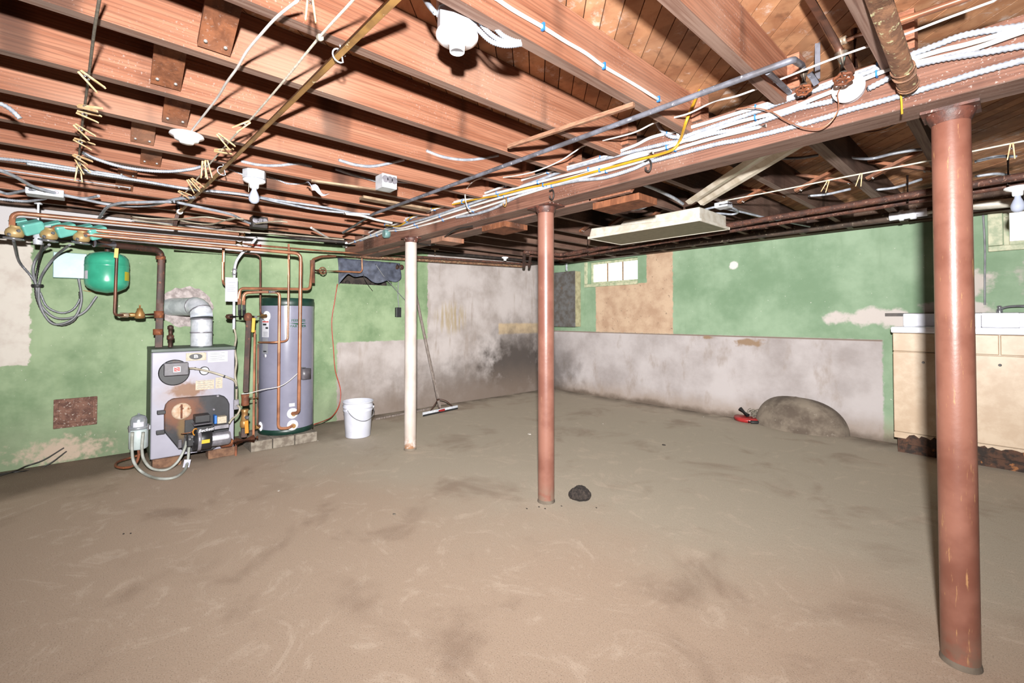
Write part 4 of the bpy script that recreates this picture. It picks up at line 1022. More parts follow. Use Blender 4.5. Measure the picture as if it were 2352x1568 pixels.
# cables from the zone valves
zc = [('armoured whip dropping from the left zone valve', 'armour_dull', [V(31, 552, xm), V(44, 600, XL + .1), V(72, 635, XL + .06), V(92, 672, XL + .05), V(108, 704, XL + .05), V(140, 718, XL + .05), V(168, 710, XL + .05), V(185, 680, XL + .05), V(180, 640, XL + .06)]),
      ('dark armoured whip dropping straight from the middle zone valve', 'black_cable', [V(98, 560, xm), V(90, 600, XL + .12), V(82, 650, XL + .05), V(86, 690, XL + .05), V(108, 730, XL + .05), V(138, 747, XL + .05), V(170, 736, XL + .05), V(184, 705, XL + .05), V(183, 670, XL + .05)]),
      ('grey whip curving from the middle zone valve into the cable loop', 'grey_cable', [V(113, 562, xm), V(88, 585, XL + .14), V(76, 618, XL + .08), V(84, 660, XL + .05), V(94, 700, XL + .06), V(124, 728, XL + .06), V(160, 730, XL + .06), V(195, 715, XL + .06), V(222, 680, XL + .06)]),
      ('grey whip slanting from the right zone valve into the cable loop', 'grey_cable', [V(160, 562, xm), V(128, 588, XL + .2), V(100, 625, XL + .1), V(90, 655, XL + .06), V(92, 700, XL + .07), V(114, 738, XL + .07), V(140, 744, XL + .07), V(172, 728, XL + .07), V(187, 690, XL + .07), V(181, 640, XL + .07)])]
for l, m, pts in zc: cable('valve_cable', l, 'cable', pts, 0.0095, m, corr=0.012 if 'armour' in l else 0, group='whips from the zone valves')
tag(obj('cable_strap', MB().lathe([(0.034, -0.012), (0.038, 0), (0.034, 0.012)], V(86, 656, XL + .06), (0.1, 0, 1), 14), 'black_rubber'), 'black strap gathering the valve cables on the wall', 'strap')

# clean-out plate, loose wires
a, b = L(122, 985), L(224, 909)
co = thing('cleanout_door', 'rusty square clean-out door set low in the wall left of the boiler', 'hatch', L(173, 985, 0.01))
obj('door_frame', MB().box((XL + 0.0005, a.y, a.z), (XL + 0.014, b.y, b.z)), 'rusty_plate', co, bevel=0.005)
obj('door_leaf', MB().box((XL + 0.0145, a.y + 0.03, a.z + 0.035), (XL + 0.026, b.y - 0.03, b.z - 0.03)), 'rusty_plate', co, bevel=0.006)
cable('loose_wire', 'upper of two black wires curling out of the wall foot', 'wire', [G(-30, 1100, .01), G(30, 1083, .02), L(60, 1070, .06), L(100, 1056, .05), L(147, 1028, .01)], 0.005, 'black_cable', n=6)
cable('loose_wire', 'lower of two black wires curling out of the wall foot', 'wire', [G(-30, 1092, .01), G(40, 1083, .012), L(80, 1078, .06), L(115, 1064, .05), L(153, 1036, .01)], 0.005, 'black_cable', n=6)

# tarp stuffed in the wall opening
def tarp(u, v):
    y = hy0 - 0.03 + (hy1 - hy0 + 0.13) * u
    zlow = 1.70 + 0.035 * math.sin(u * 7.0) - (0.09 if u < 0.12 else 0.0) * (1 - u / 0.12) + 0.02 * math.sin(u * 19)
    z = 1.93 + (zlow - 1.93) * v
    return Vector((XL + 0.035 + 0.03 * math.sin(u * 9 + 1) * v + 0.015 * math.sin(u * 23 + v * 5) + 0.03 * v, y, z))
tag(obj('tarp', MB().grid(tarp, 40, 8), 'tarp', solid=0.004), 'grey-blue sheet hanging over the hole in the boiler wall', 'tarp')
for (px, py) in ((895, 609), (908, 613), (919, 614)):
    obj('wall_cap', MB().lathe([(0.03, 0.001), (0.034, 0.01), (0.034, 0.04), (0.02, 0.045)], L(px, py), (1, 0, 0), 16), 'iron_rust', wall_l)
cable('hanging_wire', 'grey stiff wire slanting from the tarp toward the white post', 'wire', [L(862, 606, .08), L(880, 632, .09), L(900, 655, .06), L(924, 682, .05), L(942, 700, .04)], 0.0045, 'grey_cable', n=6)
cable('hanging_wire', 'thin black wire curling over the edge of the wall opening', 'wire', [L(834, 630, .08), L(840, 645, .09), L(848, 658, .05), L(856, 668, .02)], 0.0035, 'black_cable', n=6)
ob_ = thing('wall_outlet', 'black outlet box on a thin grey cable half behind the white post', 'outlet', L(916, 728, .02))
obj('box', vbox(XL + 0.0005, XL + 0.05, (911, 728), (922, 706)), 'black_paint', ob_, bevel=0.004)
obj('feed_cable', MB().tube(smooth([L(916, 706, .02), L(914, 670, .02), L(918, 618, .02)]), 0.006, 6), 'grey_cable', ob_)

# pipes on the boiler wall beyond the heater
tv = thing('gate_valve', 'corroded valve with a wheel on the pipe riser right of the heater', 'valve', V(738, 640, -5.15))
obj('tee_body', MB().tube([V(717.5, 598, -4.92), V(717.5, 650, -4.9)], 0.024, 12), 'copper_old', tv)
obj('branch', MB().tube([V(718, 620, -4.92), V(732, 622, -4.98)], 0.017, 10), 'copper_old', tv)
wh_ = MB()
wc = V(739, 622, -5.0)
wh_.tube([wc + Vector((0.03, 0.035 * math.cos(a), 0.035 * math.sin(a))) for a in [2 * PI * i / 16 for i in range(17)]], 0.006, 6)
for k in range(3):
    a = k * PI / 3; wh_.bar(wc + Vector((0.03, 0.035 * math.cos(a), 0.035 * math.sin(a))), wc + Vector((0.03, -0.035 * math.cos(a), -0.035 * math.sin(a))), 0.006, 0.006)
obj('handwheel', wh_, 'rust', tv)
hp('copper pipe running across the tarp and turning up', [V(728, 621, -4.97), V(780, 623, -5.2), L(828, 625, .13), L(832, 620, .13), L(831, 592, .13)], 0.0105)
pipe('iron_pipe', 'long rusty pipe along the boiler wall top ending in a riser near the corner', [L(752, 588, .16), L(852, 591, .16), L(950, 596, .16), L(1205, 612, .16), L(1209, 585, .16)], 0.019, 'cast_crust', 0.05)
pipe('iron_pipe', 'second rusty pipe above the long wall pipe, with a coupling', [L(862, 584.5, .18), L(950, 589, .2), L(1220, 607, .2), L(1225, 580, .22)], 0.0155, 'twin_rust', 0.04)
tag(obj('pipe_coupling', MB().tube([L(852, 583.6, .18), L(876, 585.4, .18)], 0.03, 12), 'rust'), 'bulky rusty coupling on the wall pipe above the tarp', 'fitting')
pipe('iron_pipe', 'dark pipe high along the boiler wall behind the others', [L(745, 558, .3), L(955, 575, .3), L(1120, 590, .3), L(1300, 607, .3)], 0.02, 'black_iron')

tag(obj('floor_lath', MB().bar(G(862, 962, .012), G(985, 938, .012), 0.03, 0.02, up=(0, 0, 1)), 'handle_grey'), 'thin wooden lath lying along the wall foot behind the bucket', 'lath')
# bucket
bc = G(822, 1001); bh = 0.365
bk = thing('bucket', 'white plastic five-gallon bucket on the floor', 'bucket', (bc.x, bc.y, 0))
obj('pail', MB().lathe([(0.001, 0.004), (0.118, 0.002), (0.124, 0.008), (0.140, bh * 0.72), (0.146, bh * 0.74), (0.146, bh * 0.76), (0.142, bh * 0.765), (0.143, bh * 0.82), (0.150, bh * 0.83), (0.150, bh * 0.86), (0.145, bh * 0.865), (0.146, bh * 0.97), (0.154, bh * 0.975), (0.154, bh), (0.147, bh), (0.118, 0.02), (0.001, 0.018)], bc, n=40), 'plastic_white', bk)
hd = [Vector((bc.x + 0.152 * math.cos(a) * 1.0, bc.y + 0.152 * math.sin(a), bh * 0.8 - 0.11 * math.sin((a + 1.15) / 2.35 * PI) ** 0.8 if -1.15 < a < 1.2 else bh * 0.8)) for a in [-1.15 + 2.35 * i / 20 for i in range(21)]]
hd = [Vector((p.x + 0.012, p.y, p.z)) for p in hd]
obj('bail_handle', MB().tube(hd, 0.003, 6), 'grey_cable', bk)
for a in (-1.15, 1.2):
    obj('handle_lug', MB().lathe([(0.012, 0), (0.012, 0.012)], (bc.x + 0.146 * math.cos(a), bc.y + 0.146 * math.sin(a), bh * 0.8), (math.cos(a), math.sin(a), 0), 10), 'plastic_white', bk)

# push squeegee leaning on the wall
hb_, ht_ = G(1011, 940, 0.035), L(955, 676, 0.03)
sq = thing('floor_squeegee', 'long-handled floor squeegee leaning on the boiler wall', 'squeegee', (hb_.x, hb_.y, 0))
obj('handle', MB().tube([hb_, hb_ + (ht_ - hb_) * 0.5 + Vector((0, 0, 0)), ht_], 0.019, 10), 'handle_grey', sq)
e0, e1 = G(971, 951, 0.03), G(1051, 934, 0.03)
obj('blade_holder', MB().bar(e0, e1, 0.012, 0.045, up=(0, 0, 1)), 'galvanised', sq, bevel=0.002)
obj('rubber_blade', MB().bar(e0 + Vector((0.004, 0, -0.018)), e1 + Vector((0.004, 0, -0.018)), 0.006, 0.022, up=(0, 0, 1)), 'black_rubber', sq)
st_ = hb_ + (ht_ - hb_) * 0.09
for e in (e0 + (e1 - e0) * 0.2, e0 + (e1 - e0) * 0.85):
    obj('brace', MB().tube(smooth([st_, st_ + (e - st_) * 0.45 + Vector((0.03, 0, 0.03)), e + Vector((0, 0, 0.02))]), 0.006, 8), 'iron_rust', sq)
obj('socket', MB().tube([hb_ + Vector((0.01, 0, -0.01)), st_], 0.018, 10), 'iron_rust', sq)
obj('red_scraper', MB().bar(G(1000, 944, 0.03) + Vector((.012, 0, 0)), G(1020, 940, 0.03) + Vector((.012, 0, 0)), 0.02, 0.03, up=(0, 0, 1)), 'red_plastic', sq, bevel=0.004)

# ------------------------------------------------------------ window-wall side of the room
# sink cabinet
ys = 5.36
cx0 = U(2052, 880, ys).x; cx1 = cx0 + 1.75
zc_ = U(2053, 764, ys).z; zk = U(2053, 1003, ys).z; zd = U(2053, 806, ys).z
sk = thing('sink_cabinet', 'cream steel kitchen sink cabinet with a rotted base', 'cabinet', ((cx0 + cx1) / 2, ys + 0.17, 0))
obj('carcass', MB().box((cx0 + 0.004, ys + 0.02, zk), (cx1, YB - 0.004, zc_)), 'cabinet_cream', sk)
obj('plinth', MB().box((cx0 + 0.02, ys + 0.03, 0), (cx1, YB - 0.02, zk - 0.001)), 'cabinet_rot', sk)
mid = U(2297, 800, ys).x
for i, (a, b) in enumerate(((cx0, mid - 0.29), (mid - 0.286, mid - 0.002), (mid + 0.002, cx1))):
    obj('drawer_front', MB().box((a, ys, zd + 0.003), (b - 0.003, ys + 0.019, zc_ - 0.002)), 'cabinet_cream', sk, bevel=0.006)
dm = U(2200, 900, ys).x
for i, (a, b, kx) in enumerate(((cx0, dm, 2121), (dm + 0.004, mid + 0.55, 2297), (mid + 0.556, cx1, 0))):
    d_ = obj('door', MB().box((a, ys, zk + 0.055), (b, ys + 0.019, zd - 0.003)), 'cabinet_cream', sk, bevel=0.006)
    if kx: obj('knob', MB().lathe([(0.008, 0), (0.006, 0.008), (0.011, 0.014), (0.009, 0.02), (0.001, 0.022)], U(kx, 832 if kx < 2200 else 838, ys), (0, -1, 0), 14), 'chrome', d_)
# kick plate eaten away into a ragged rusty edge
kp = [(cx0, zk), (cx0 + 0.08, zk)]
x = cx0 + 0.08
while x < cx1 - 0.05:
    x += random.uniform(0.015, 0.035); kp.append((min(x, cx1), zk + 0.02 + random.uniform(0, 0.03)))
kp += [(cx1, zk + 0.052), (cx0, zk + 0.052)]
obj('kick_plate', MB().prism([(a, ys, b) for a, b in kp], (0, 0.004, 0)), 'cabinet_cream', sk)
obj('rotten_kick', MB().box((cx0 + 0.06, ys + 0.006, zk - 0.05), (cx1, ys + 0.018, zk + 0.05)), 'cabinet_rot', sk)
zt_ = U(2053, 750, ys - 0.02).z
obj('sink_top', MB().box((cx0 - 0.01, ys - 0.03, zc_ + 0.001), (cx1, YB - 0.003, zt_)), 'enamel', sk, bevel=0.012)
ybk = YB - 0.05
obj('backsplash', MB().box((U(2074, 735, ybk).x, ybk, zt_), (cx1, YB - 0.004, U(2074, 720, ybk).z)), 'enamel', sk, bevel=0.01)
a, b = U(2254, 745, ys + 0.1), U(2342, 718, ys + 0.1)
obj('bread_box', MB().box((a.x, ys + 0.1, zt_ + 0.001), (b.x, ys + 0.26, b.z)), 'enamel', sk, bevel=0.008)
fa = U(2296, 712, ybk - 0.03)
obj('faucet', MB().lathe([(0.02, -0.02), (0.02, 0.0), (0.012, 0.02), (0.016, 0.035), (0.001, 0.04)], fa, n=12).tube(smooth([fa + Vector((0, -0.01, 0.01)), fa + Vector((0.06, -0.03, 0.03)), fa + Vector((0.16, -0.05, 0.03)), fa + Vector((0.2, -0.06, 0.0))]), 0.009, 8), 'chrome', sk)
tag(obj('wall_rail', MB().box((K(2034, 722).x, YB - 0.028, K(2034, 726).z), (cx1, YB - 0.0005, K(2034, 719).z)), 'black_iron'), 'dark narrow strip along the wall above the sink', 'strip')
tag(obj('red_scrap', MB().prism([G(2127, 1043, .004), G(2136, 1034, .02), G(2147, 1036, .02), G(2150, 1043, .004)], (0, 0.04, 0.008)), 'red_plastic'), 'small red plastic scrap on the floor before the sink cabinet', 'scrap')

# concrete mound at the wall foot
mc = G(1850, 985); mxr = 0.42; mh = 0.34; mdp = 0.28
def dome(u, v):
    a = PI * u; e = math.sin(v * PI / 2) ; k = math.cos(v * PI / 2)
    n_ = 0.012 * math.sin(5 * a + 3 * v)
    x = -1.60 - (mxr + 0.03) * math.cos(a) * k ** 0.75 - 0.04 * (1 - k)
    return Vector((x, YB - 0.001 - (mdp + n_) * math.sin(a) * k ** 0.75, mh * e + n_ * 0.3 * (v > 0)))
tag(obj('concrete_mound', MB().grid(dome, 30, 14), 'mound'), 'rounded grey concrete mound at the foot of the window wall', 'mound')
tag(obj('pipe_stub', MB().tube([G(1938, 983, .05) + Vector((0, .1, 0)), G(1938, 985, .045)], 0.035, 14, cap=False), 'black_iron', solid=0.005), 'small open pipe end at the foot of the wall beside the mound', 'pipe stub')
# red chalk-line reel with tangled string
rc = G(1722, 966)
rt = thing('string_reel', 'red string reel with a dark grip and tangled string by the mound', 'tool', (rc.x, rc.y, 0))
obj('reel_plate', MB().lathe([(0.13, 0.001), (0.165, 0.006), (0.17, 0.03), (0.165, 0.045), (0.11, 0.05), (0.001, 0.05)], rc, n=30), 'red_plastic', rt)
obj('rubber_bumper', MB().tube([Vector((rc.x + 0.173 * math.cos(a), rc.y + 0.173 * math.sin(a), 0.022)) for a in [-1.3 + i * 0.16 for i in range(12)]], 0.018, 8), 'black_rubber', rt)
obj('grip', MB().tube([Vector((rc.x - 0.10, rc.y - 0.02, 0.13)), Vector((rc.x + 0.0, rc.y - 0.05, 0.066))], 0.026, 12), 'black_rubber', rt)
tg = MB()
for k in range(26):
    c = Vector((rc.x + random.uniform(0.0, 0.15), rc.y + random.uniform(-0.04, 0.07), random.uniform(0.07, 0.11))); rr = random.uniform(0.03, 0.06)
    ax = Vector((random.uniform(-1, 1), random.uniform(-1, 1), random.uniform(-.4, .4))).normalized(); s_, u_ = frame(ax)
    tg.tube([c + (s_ * math.cos(a) + u_ * math.sin(a) * 0.8) * rr for a in [i * 0.55 for i in range(11)]], 0.0035, 5)
o_ = obj('string_tangle', tg, 'rope_grey', rt); o_['kind'] = 'stuff'
# sponge-like black lump and floor chips
sp = G(1332, 1147); bm = MB()
def lump(u, v):
    a = 2 * PI * u; ph = PI * (v - 0.5); r = 0.062 * (1 + 0.14 * math.sin(3 * a + 1) + 0.10 * math.sin(5 * a) + random.uniform(-.05, .05))
    return Vector((sp.x + r * math.cos(ph) ** 0.6 * math.cos(a), sp.y + r * math.cos(ph) ** 0.6 * math.sin(a) * 1.1, 0.042 + 0.042 * math.sin(ph) + random.uniform(-.003, .003)))
lp = MB(); nu, nv = 28, 12
vs = [[lump(i / nu, k / nv) for k in range(nv + 1)] for i in range(nu)]
lp.add([p for r_ in vs for p in r_], [(i * (nv + 1) + k, ((i + 1) % nu) * (nv + 1) + k, ((i + 1) % nu) * (nv + 1) + k + 1, i * (nv + 1) + k + 1) for i in range(nu) for k in range(nv)])
for p in lp.v: p.z = max(p.z, 0.0015)
tag(obj('sponge', lp, 'sponge'), 'ragged black sponge lying on the floor beside the red post', 'sponge')
def chip(px, py, s_, m, label):
    c = G(px, py, 0.0005); n_ = 6
    tag(obj('chip', MB().prism([c + Vector((s_ * random.uniform(.7, 1.2) * math.cos(a), s_ * 0.7 * random.uniform(.7, 1.2) * math.sin(a), 0)) for a in [2 * PI * i / n_ for i in range(n_)]], (0, 0, s_ * 0.35)), m), label, 'debris', 'chips on the floor')
chip(905, 1181, 0.012, 'block_grey', 'grey pebble on the open floor left of the red mid post')
chip(1216, 997, 0.022, 'plaster_chip', 'white plaster chip on the floor just left of the red mid post')
chip(640, 1127, 0.010, 'plaster_chip', 'tiny white chip on the floor in front of the boiler')
chip(1524, 1022, 0.02, 'dark_chip', 'dark splinter on the far floor before the window wall')
for (px, py) in ((300, 1225), (284, 1226), (1290, 1162), (1238, 1164), (1210, 1168), (1252, 1168), (1370, 1166), (1616, 957), (1385, 973), (690, 1010), (700, 1014), (730, 1012)):
    chip(px, py, 0.007, 'plaster_chip' if py < 1100 else 'dark_chip', 'tiny pale crumb scattered on the far floor' if py < 1100 else 'tiny dark crumb scattered on the open floor')

# electrical panel
pf = YB - 0.15
a, b = U(1262, 749, pf), U(1320, 622, pf)
ep = thing('electrical_panel', 'tall grey metal electrical panel on the wall in the corner', 'electrical panel', ((a.x + b.x) / 2, YB - 0.07, a.z))
obj('enclosure', MB().box((a.x, pf + 0.012, a.z), (b.x, YB - 0.0005, b.z)), 'panel_edge', ep, bevel=0.004)
obj('panel_door', MB().box((a.x - 0.004, pf, a.z - 0.004), (b.x + 0.004, pf + 0.011, b.z + 0.004)), 'panel_grey', ep, bevel=0.003)
obj('conduit_nipple', MB().tube([U(1301, 622, pf + .07), U(1301, 604, pf + .07)], 0.02, 10), 'galvanised', ep)

# fluorescent fixture hanging under the joists
zx = 1.95
q0, q1, q2, q3 = G(1345, 548, zx), G(1424, 563, zx), G(1678, 528, zx), G(1613, 508, zx)
fx0, fx1 = (q0.x + q1.x) / 2, (q2.x + q3.x) / 2; fy0, fy1 = (q0.y + q3.y) / 2, (q1.y + q2.y) / 2
lf = thing('fluorescent_fixture', 'cream box fluorescent fixture with a yellowed lens hung under the joists', 'light fixture', ((fx0 + fx1) / 2, (fy0 + fy1) / 2, zx))
i_ = 0.012
obj('housing', MB().prism([(fx0 + i_, fy0 + i_, zx + 0.022), (fx1 - i_, fy0 + i_, zx + 0.022), (fx1 - i_ - 0.01, fy0 + 0.035, zx + 0.115), (fx0 + i_ + 0.36, fy0 + 0.035, zx + 0.115), (fx0 + i_ + 0.33, fy0 + 0.032, zx + 0.088), (fx0 + i_ + 0.01, fy0 + 0.03, zx + 0.10)], (0, fy1 - fy0 - 0.06, 0)), 'fixture_paint', lf, bevel=0.004)
rim = MB().box((fx0, fy0, zx), (fx1, fy0 + 0.015, zx + 0.022)).box((fx0, fy1 - 0.015, zx), (fx1, fy1, zx + 0.022)).box((fx0, fy0 + 0.015, zx), (fx0 + 0.015, fy1 - 0.015, zx + 0.022)).box((fx1 - 0.015, fy0 + 0.015, zx), (fx1, fy1 - 0.015, zx + 0.022))
obj('rim', rim, 'fixture_paint', lf, bevel=0.003)
obj('lens', MB().box((fx0 + 0.0155, fy0 + 0.0155, zx + 0.004), (fx1 - 0.0155, fy1 - 0.0155, zx + 0.008)), 'fixture_lens', lf)
for xx in (fx0 + 0.2, fx1 - 0.2):
    obj('hanger', MB().tube([(xx, (fy0 + fy1) / 2, zx + 0.08), (xx, (fy0 + fy1) / 2, ZJ)], 0.004, 6), 'grey_cable', lf)
# ribbed sheet-metal reflector slung from the joists
zr = 2.085
r0, r1, r2, r3 = G(1574, 462, zr), G(1623, 466, zr - 0.01), G(1763, 383, zr - 0.01), G(1731, 354, zr)
def refl(u, v):
    a = r0 + (r3 - r0) * (v * (2.33 - r0.y) / (r3.y - r0.y)); b = r1 + (r2 - r1) * (v * (2.33 - r1.y) / (r2.y - r1.y))
    prof = (0.0, 0.02, 0.018, -0.006, -0.004, 0.018, 0.02, 0.0)[min(7, int(u * 7 + 0.5))]
    return a + (b - a) * u - Vector((0, 0, prof))
tag(obj('reflector_sheet', MB().grid(refl, 7, 6, False), 'sheet_metal', solid=0.003), 'long ribbed cream sheet-metal reflector slung under the joists behind the girder', 'reflector')

# heating and drain pipes on the far side
tp = thing('heating_pipes', 'pair of rust-red heating pipes hung across the far half of the ceiling', 'pipe', G(1700, 520, 1.98))
for k, (dp, rr) in enumerate(((0, 0.022), (13, 0.019))):
    obj('pipe_run', MB().tube(fillet([G(1203 + 12 * k, 612, 1.95), G(1205 + 14 * k, 578 + dp * .6, 2.0), G(1290, 585 + dp * 0.7, 2.0), G(1700, 513 + dp, 2.0), G(2360, 403 + dp * 1.3, 2.0)], 0.05), rr, 10), 'twin_rust', tp)
for p in ((1350, 578), (2085, 452), (2316, 412)):
    a = G(p[0], p[1], 2.0); obj('strap', MB().tube([a + Vector((0, 0, -0.03)), a + Vector((0, 0, 0.14))], 0.007, 6), 'iron_rust', tp)
dpipe = thing('drain_pipe', 'thick crusty drain pipe running along the top of the window wall', 'pipe', U(1700, 545, 5.2))
obj('pipe_run', MB().tube([U(1215, 604, 5.22), U(1470, 572, 5.2), U(1800, 530, 5.15), U(2160, 484, 5.1), U(2400, 452, 5.08)], 0.045, 14), 'drain_iron', dpipe)
for (px, py) in ((1304, 585), (1313, 585), (1455, 565), (1484, 562), (1803, 522)):
    a = U(px, py, 5.1); obj('hanger', MB().tube([a + Vector((0, 0, -0.03)), a + Vector((0, 0, 0.12))], 0.007, 6), 'iron_rust', dpipe)
wt_ = thing('plastic_trap', 'white plastic pipe coupling hung beside the thick red post', 'pipe fitting', U(2085, 495, 5.0))
obj('coupling', MB().lathe([(0.034, -0.11), (0.034, -0.05), (0.046, -0.045), (0.046, -0.02), (0.036, -0.015), (0.036, 0.02), (0.046, 0.025), (0.046, 0.06), (0.034, 0.065), (0.034, 0.13)], U(2082, 493, 5.0), (1, 0.0, 0.02), 16), 'enamel', wt_)
obj('pipe_run', MB().tube([U(2104, 490, 5.0), U(2250, 472, 5.0), U(2338, 464, 5.0)], 0.034, 12), 'fixture_paint', wt_)
cable('wall_cable', 'thin cable fixed down the green wall left of the far window', 'cable', [K(2257, 478, .01), K(2262, 560, .01), K(2262, 640, .01), K(2262, 700, .01)], 0.008, 'grey_cable', n=6)

# bare bulb at the right margin
def bulb_holder(name, label, p, r, up=0.02, box=True, bulb=True, scale=1.0, tiltv=(0, 0, -1)):
    t = thing(name, label, 'lamp', p)
    d = vec(tiltv).normalized()
    obj('base', MB().lathe([(r * 0.75, 0.0), (r, 0.004), (r, 0.012), (r * 0.8, 0.02), (r * 0.42, 0.028), (r * 0.40, 0.05), (r * 0.34, 0.055)], p, d, 26), 'porcelain', t)
    if bulb:
        q = vec(p) + d * 0.055
        obj('bulb', MB().lathe([(0.013, 0), (0.014, 0.012), (0.022, 0.03), (0.029, 0.05), (0.030, 0.062), (0.026, 0.08), (0.015, 0.091), (0.001, 0.094)], q, d, 20), 'bulb_glass', t)
    return t
b_ = bulb_holder('bulb_lamp', 'bare bulb in a porcelain holder near the far window', G(2337, 428, ZJ - 0.15), 0.055)
# ---- ceiling, camera side
# metal octagon box with porcelain lampholder, close overhead
lx = -1.15; lp_ = V(1050, 78, lx)
nl = thing('ceiling_lampholder', 'white porcelain lampholder on a metal box overhead, without a bulb', 'lamp', lp_)
rb_ = 0.064
obj('octagon_box', MB().lathe([(rb_ * 0.98, 0.0), (rb_ * 0.98, 0.058)], lp_, (0, 0, 1), 8, False), 'galvanised', nl, bevel=0.002)
obj('extension_ring', MB().lathe([(rb_ * 1.04, 0.0585), (rb_ * 1.04, 0.11)], lp_, (0, 0, 1), 8, False), 'galvanised', nl, bevel=0.002)
obj('base', MB().lathe([(rb_ * 1.0, -0.001), (rb_ * 1.04, -0.008), (rb_ * 1.0, -0.016), (rb_ * 0.78, -0.026), (rb_ * 0.5, -0.03), (rb_ * 0.38, -0.036), (rb_ * 0.36, -0.058), (rb_ * 0.32, -0.058), (rb_ * 0.30, -0.03), (0.001, -0.03)], lp_, (0, 0, 1), 30), 'porcelain', nl)
for (dx, dy) in ((0.8, 0.3), (-0.8, -0.3)):
    obj('screw', MB().lathe([(0.006, -0.024), (0.006, -0.02)], lp_ + Vector((dx * rb_ * .85, dy * rb_ * .85, 0)), n=8), 'brass', nl)
for i, (o1, pts) in enumerate((((0, 0, 0.075), [(1092, 8), (1124, 46), (1150, 78), (1178, 93), (1196, 97)]), ((0, 0, 0.03), [(1092, 40), (1122, 74), (1150, 93), (1178, 97), (1196, 99)]), ((0, 0, 0.01), [(1092, 62), (1125, 93), (1155, 104), (1180, 104), (1197, 101)]))):
    dps = [depth_of(lp_) + 0.005 * k for k in range(5)]
    obj('armoured_cable', MB().tube(smooth([D(px, py, dd) for (px, py), dd in zip(pts, dps)]), 0.0085, 10, corr=0.0035), 'armour', nl)
obj('armoured_cable', MB().tube(smooth([D(1000, 30, 1.32), D(985, 12, 1.34), D(970, -12, 1.4), D(950, -40, 1.45)]), 0.0085, 10, corr=0.0035), 'armour', nl)

# bulb lamp on a box further in
p_ = G(584, 412, 2.065)
ml = bulb_holder('bulb_lamp', 'bare bulb in a porcelain holder under a metal box near the boiler', p_, 0.062)
obj('metal_box', MB().lathe([(0.064, 0.001), (0.064, 0.05)], p_, (0, 0, 1), 8, False), 'galvanised', ml, bevel=0.002)
obj('pull_string', MB().tube([p_ + Vector((0.03, -0.035, -0.01)), p_ + Vector((0.03, -0.036, -0.09))], 0.0015, 5), 'rope', ml)
# white ceiling rosette hung on a cord
p_ = G(429, 312, 2.07)
ro = thing('ceiling_rosette', 'white round fixture cap hanging on a white cord at the left', 'lamp', p_)
obj('cap', MB().lathe([(0.03, 0.012), (0.066, 0.006), (0.068, -0.002), (0.05, -0.010), (0.046, -0.022), (0.03, -0.027), (0.026, -0.036), (0.001, -0.038)], p_, (0, 0, 1), 30), 'porcelain', ro)
obj('cord', MB().tube(smooth(Gs([(690, -4), (637, 38), (600, 78), (567, 118), (544.6, 156), (520, 190), (500, 223), (470, 262), (440, 300)], 2.085)), 0.0045, 6), 'white_cable', ro)

# straight pipes and sticks under the joists
def rod(name, label, a, b, z0_, z1_, r, m, cat='pipe', n=10):
    return tag(obj(name, MB().tube([G(*a, z0_), G(*b, z1_)], r, n), m), label, cat)
gp = thing('gold_pipe', 'straight tarnished yellow pipe slanting across the joists at the left', 'pipe', G(650, 250, 2.09))
g0, g1 = G(925, -20, 2.09), G(408, 491, 2.09)
obj('pipe_run', MB().tube([g0, g1], 0.0125, 12), 'pipe_gold', gp)
obj('end_cap', MB().lathe([(0.02, -0.02), (0.024, 0), (0.02, 0.02)], g1 + (g0 - g1).normalized() * 0.1, (g0 - g1), 12), 'porcelain', gp)
obj('end_valve', MB().tube([g1, g1 + Vector((0.0, -0.02, -0.11))], 0.014, 10).tube([g1 + Vector((0, 0, 0.02)), g1 + Vector((0, 0, 0.08))], 0.012, 8), 'iron_rust', gp)
for (px, py, rr) in ((779, 128, 0.022), (511, 392, 0.026)):
    c = G(px, py, 2.085); s_, u_ = frame((g1 - g0).normalized())
    obj('hook', MB().tube([c + (s_ * math.cos(a) + u_ * math.sin(a)) * rr for a in [0.3 + i * 0.42 for i in range(13)]] + [c + Vector((0.0, 0, 0.05))], 0.0028, 6), 'galvanised', gp)
gr_ = thing('grey_pipe', 'straight grey pipe running under the joists to a valve by the girder', 'pipe', G(1300, 335, 2.095))
obj('pipe_run', MB().tube(fillet([G(788, 534, 2.06), G(858, 491, 2.09), G(1822, 137, 2.095), U(1842, 150, 2.0), U(1845, 168, 2.0)], 0.02), 0.0115, 12), 'pipe_grey', gr_)
obj('branch_pipe', MB().tube([G(1763, 165, 2.095), U(1813, 212, 2.09)], 0.0105, 10), 'pipe_grey', gr_)
obj('drain_stub', MB().tube([U(1860, 168, 2.0), U(1876, 193, 2.03)], 0.0115, 10), 'pipe_grey', gr_)
vb = U(1845, 162, 2.0); vh = U(1846, 207, 2.0)
obj('valve_body', MB().tube([vb, vb + (vh - vb) * 0.7], lambda u: 0.019 - 0.007 * u, 12), 'valve_old', gr_)
def wheel(c, d, r, m, par):
    s_, u_ = frame(vec(d)); b = MB()
    ro_ = [c + (s_ * math.cos(a) + u_ * math.sin(a)) * (r * (1 + 0.10 * math.cos(6 * a))) for a in [2 * PI * i / 48 for i in range(49)]]
    b.tube(ro_, r * 0.2, 7, cap=False)
    for k in range(3):
        a = k * PI / 3; e = (s_ * math.cos(a) + u_ * math.sin(a)) * r; b.bar(c - e, c + e, r * 0.22, r * 0.22)
    return obj('handwheel', b, m, par)
wheel(vh, (0.1, -0.35, -1), 0.024, 'rust', gr_)
cv_ = thing('copper_valve', 'copper pipe with a red-brown handwheel valve hanging above the girder', 'pipe', G(1900, 60, 2.12))
k0, k1 = U(1850, -20, 1.62), U(1924, 105, 1.95)
obj('pipe_run', MB().tube([k0, k1, U(1930, 122, 1.96)], 0.012, 12), 'copper_old', cv_)
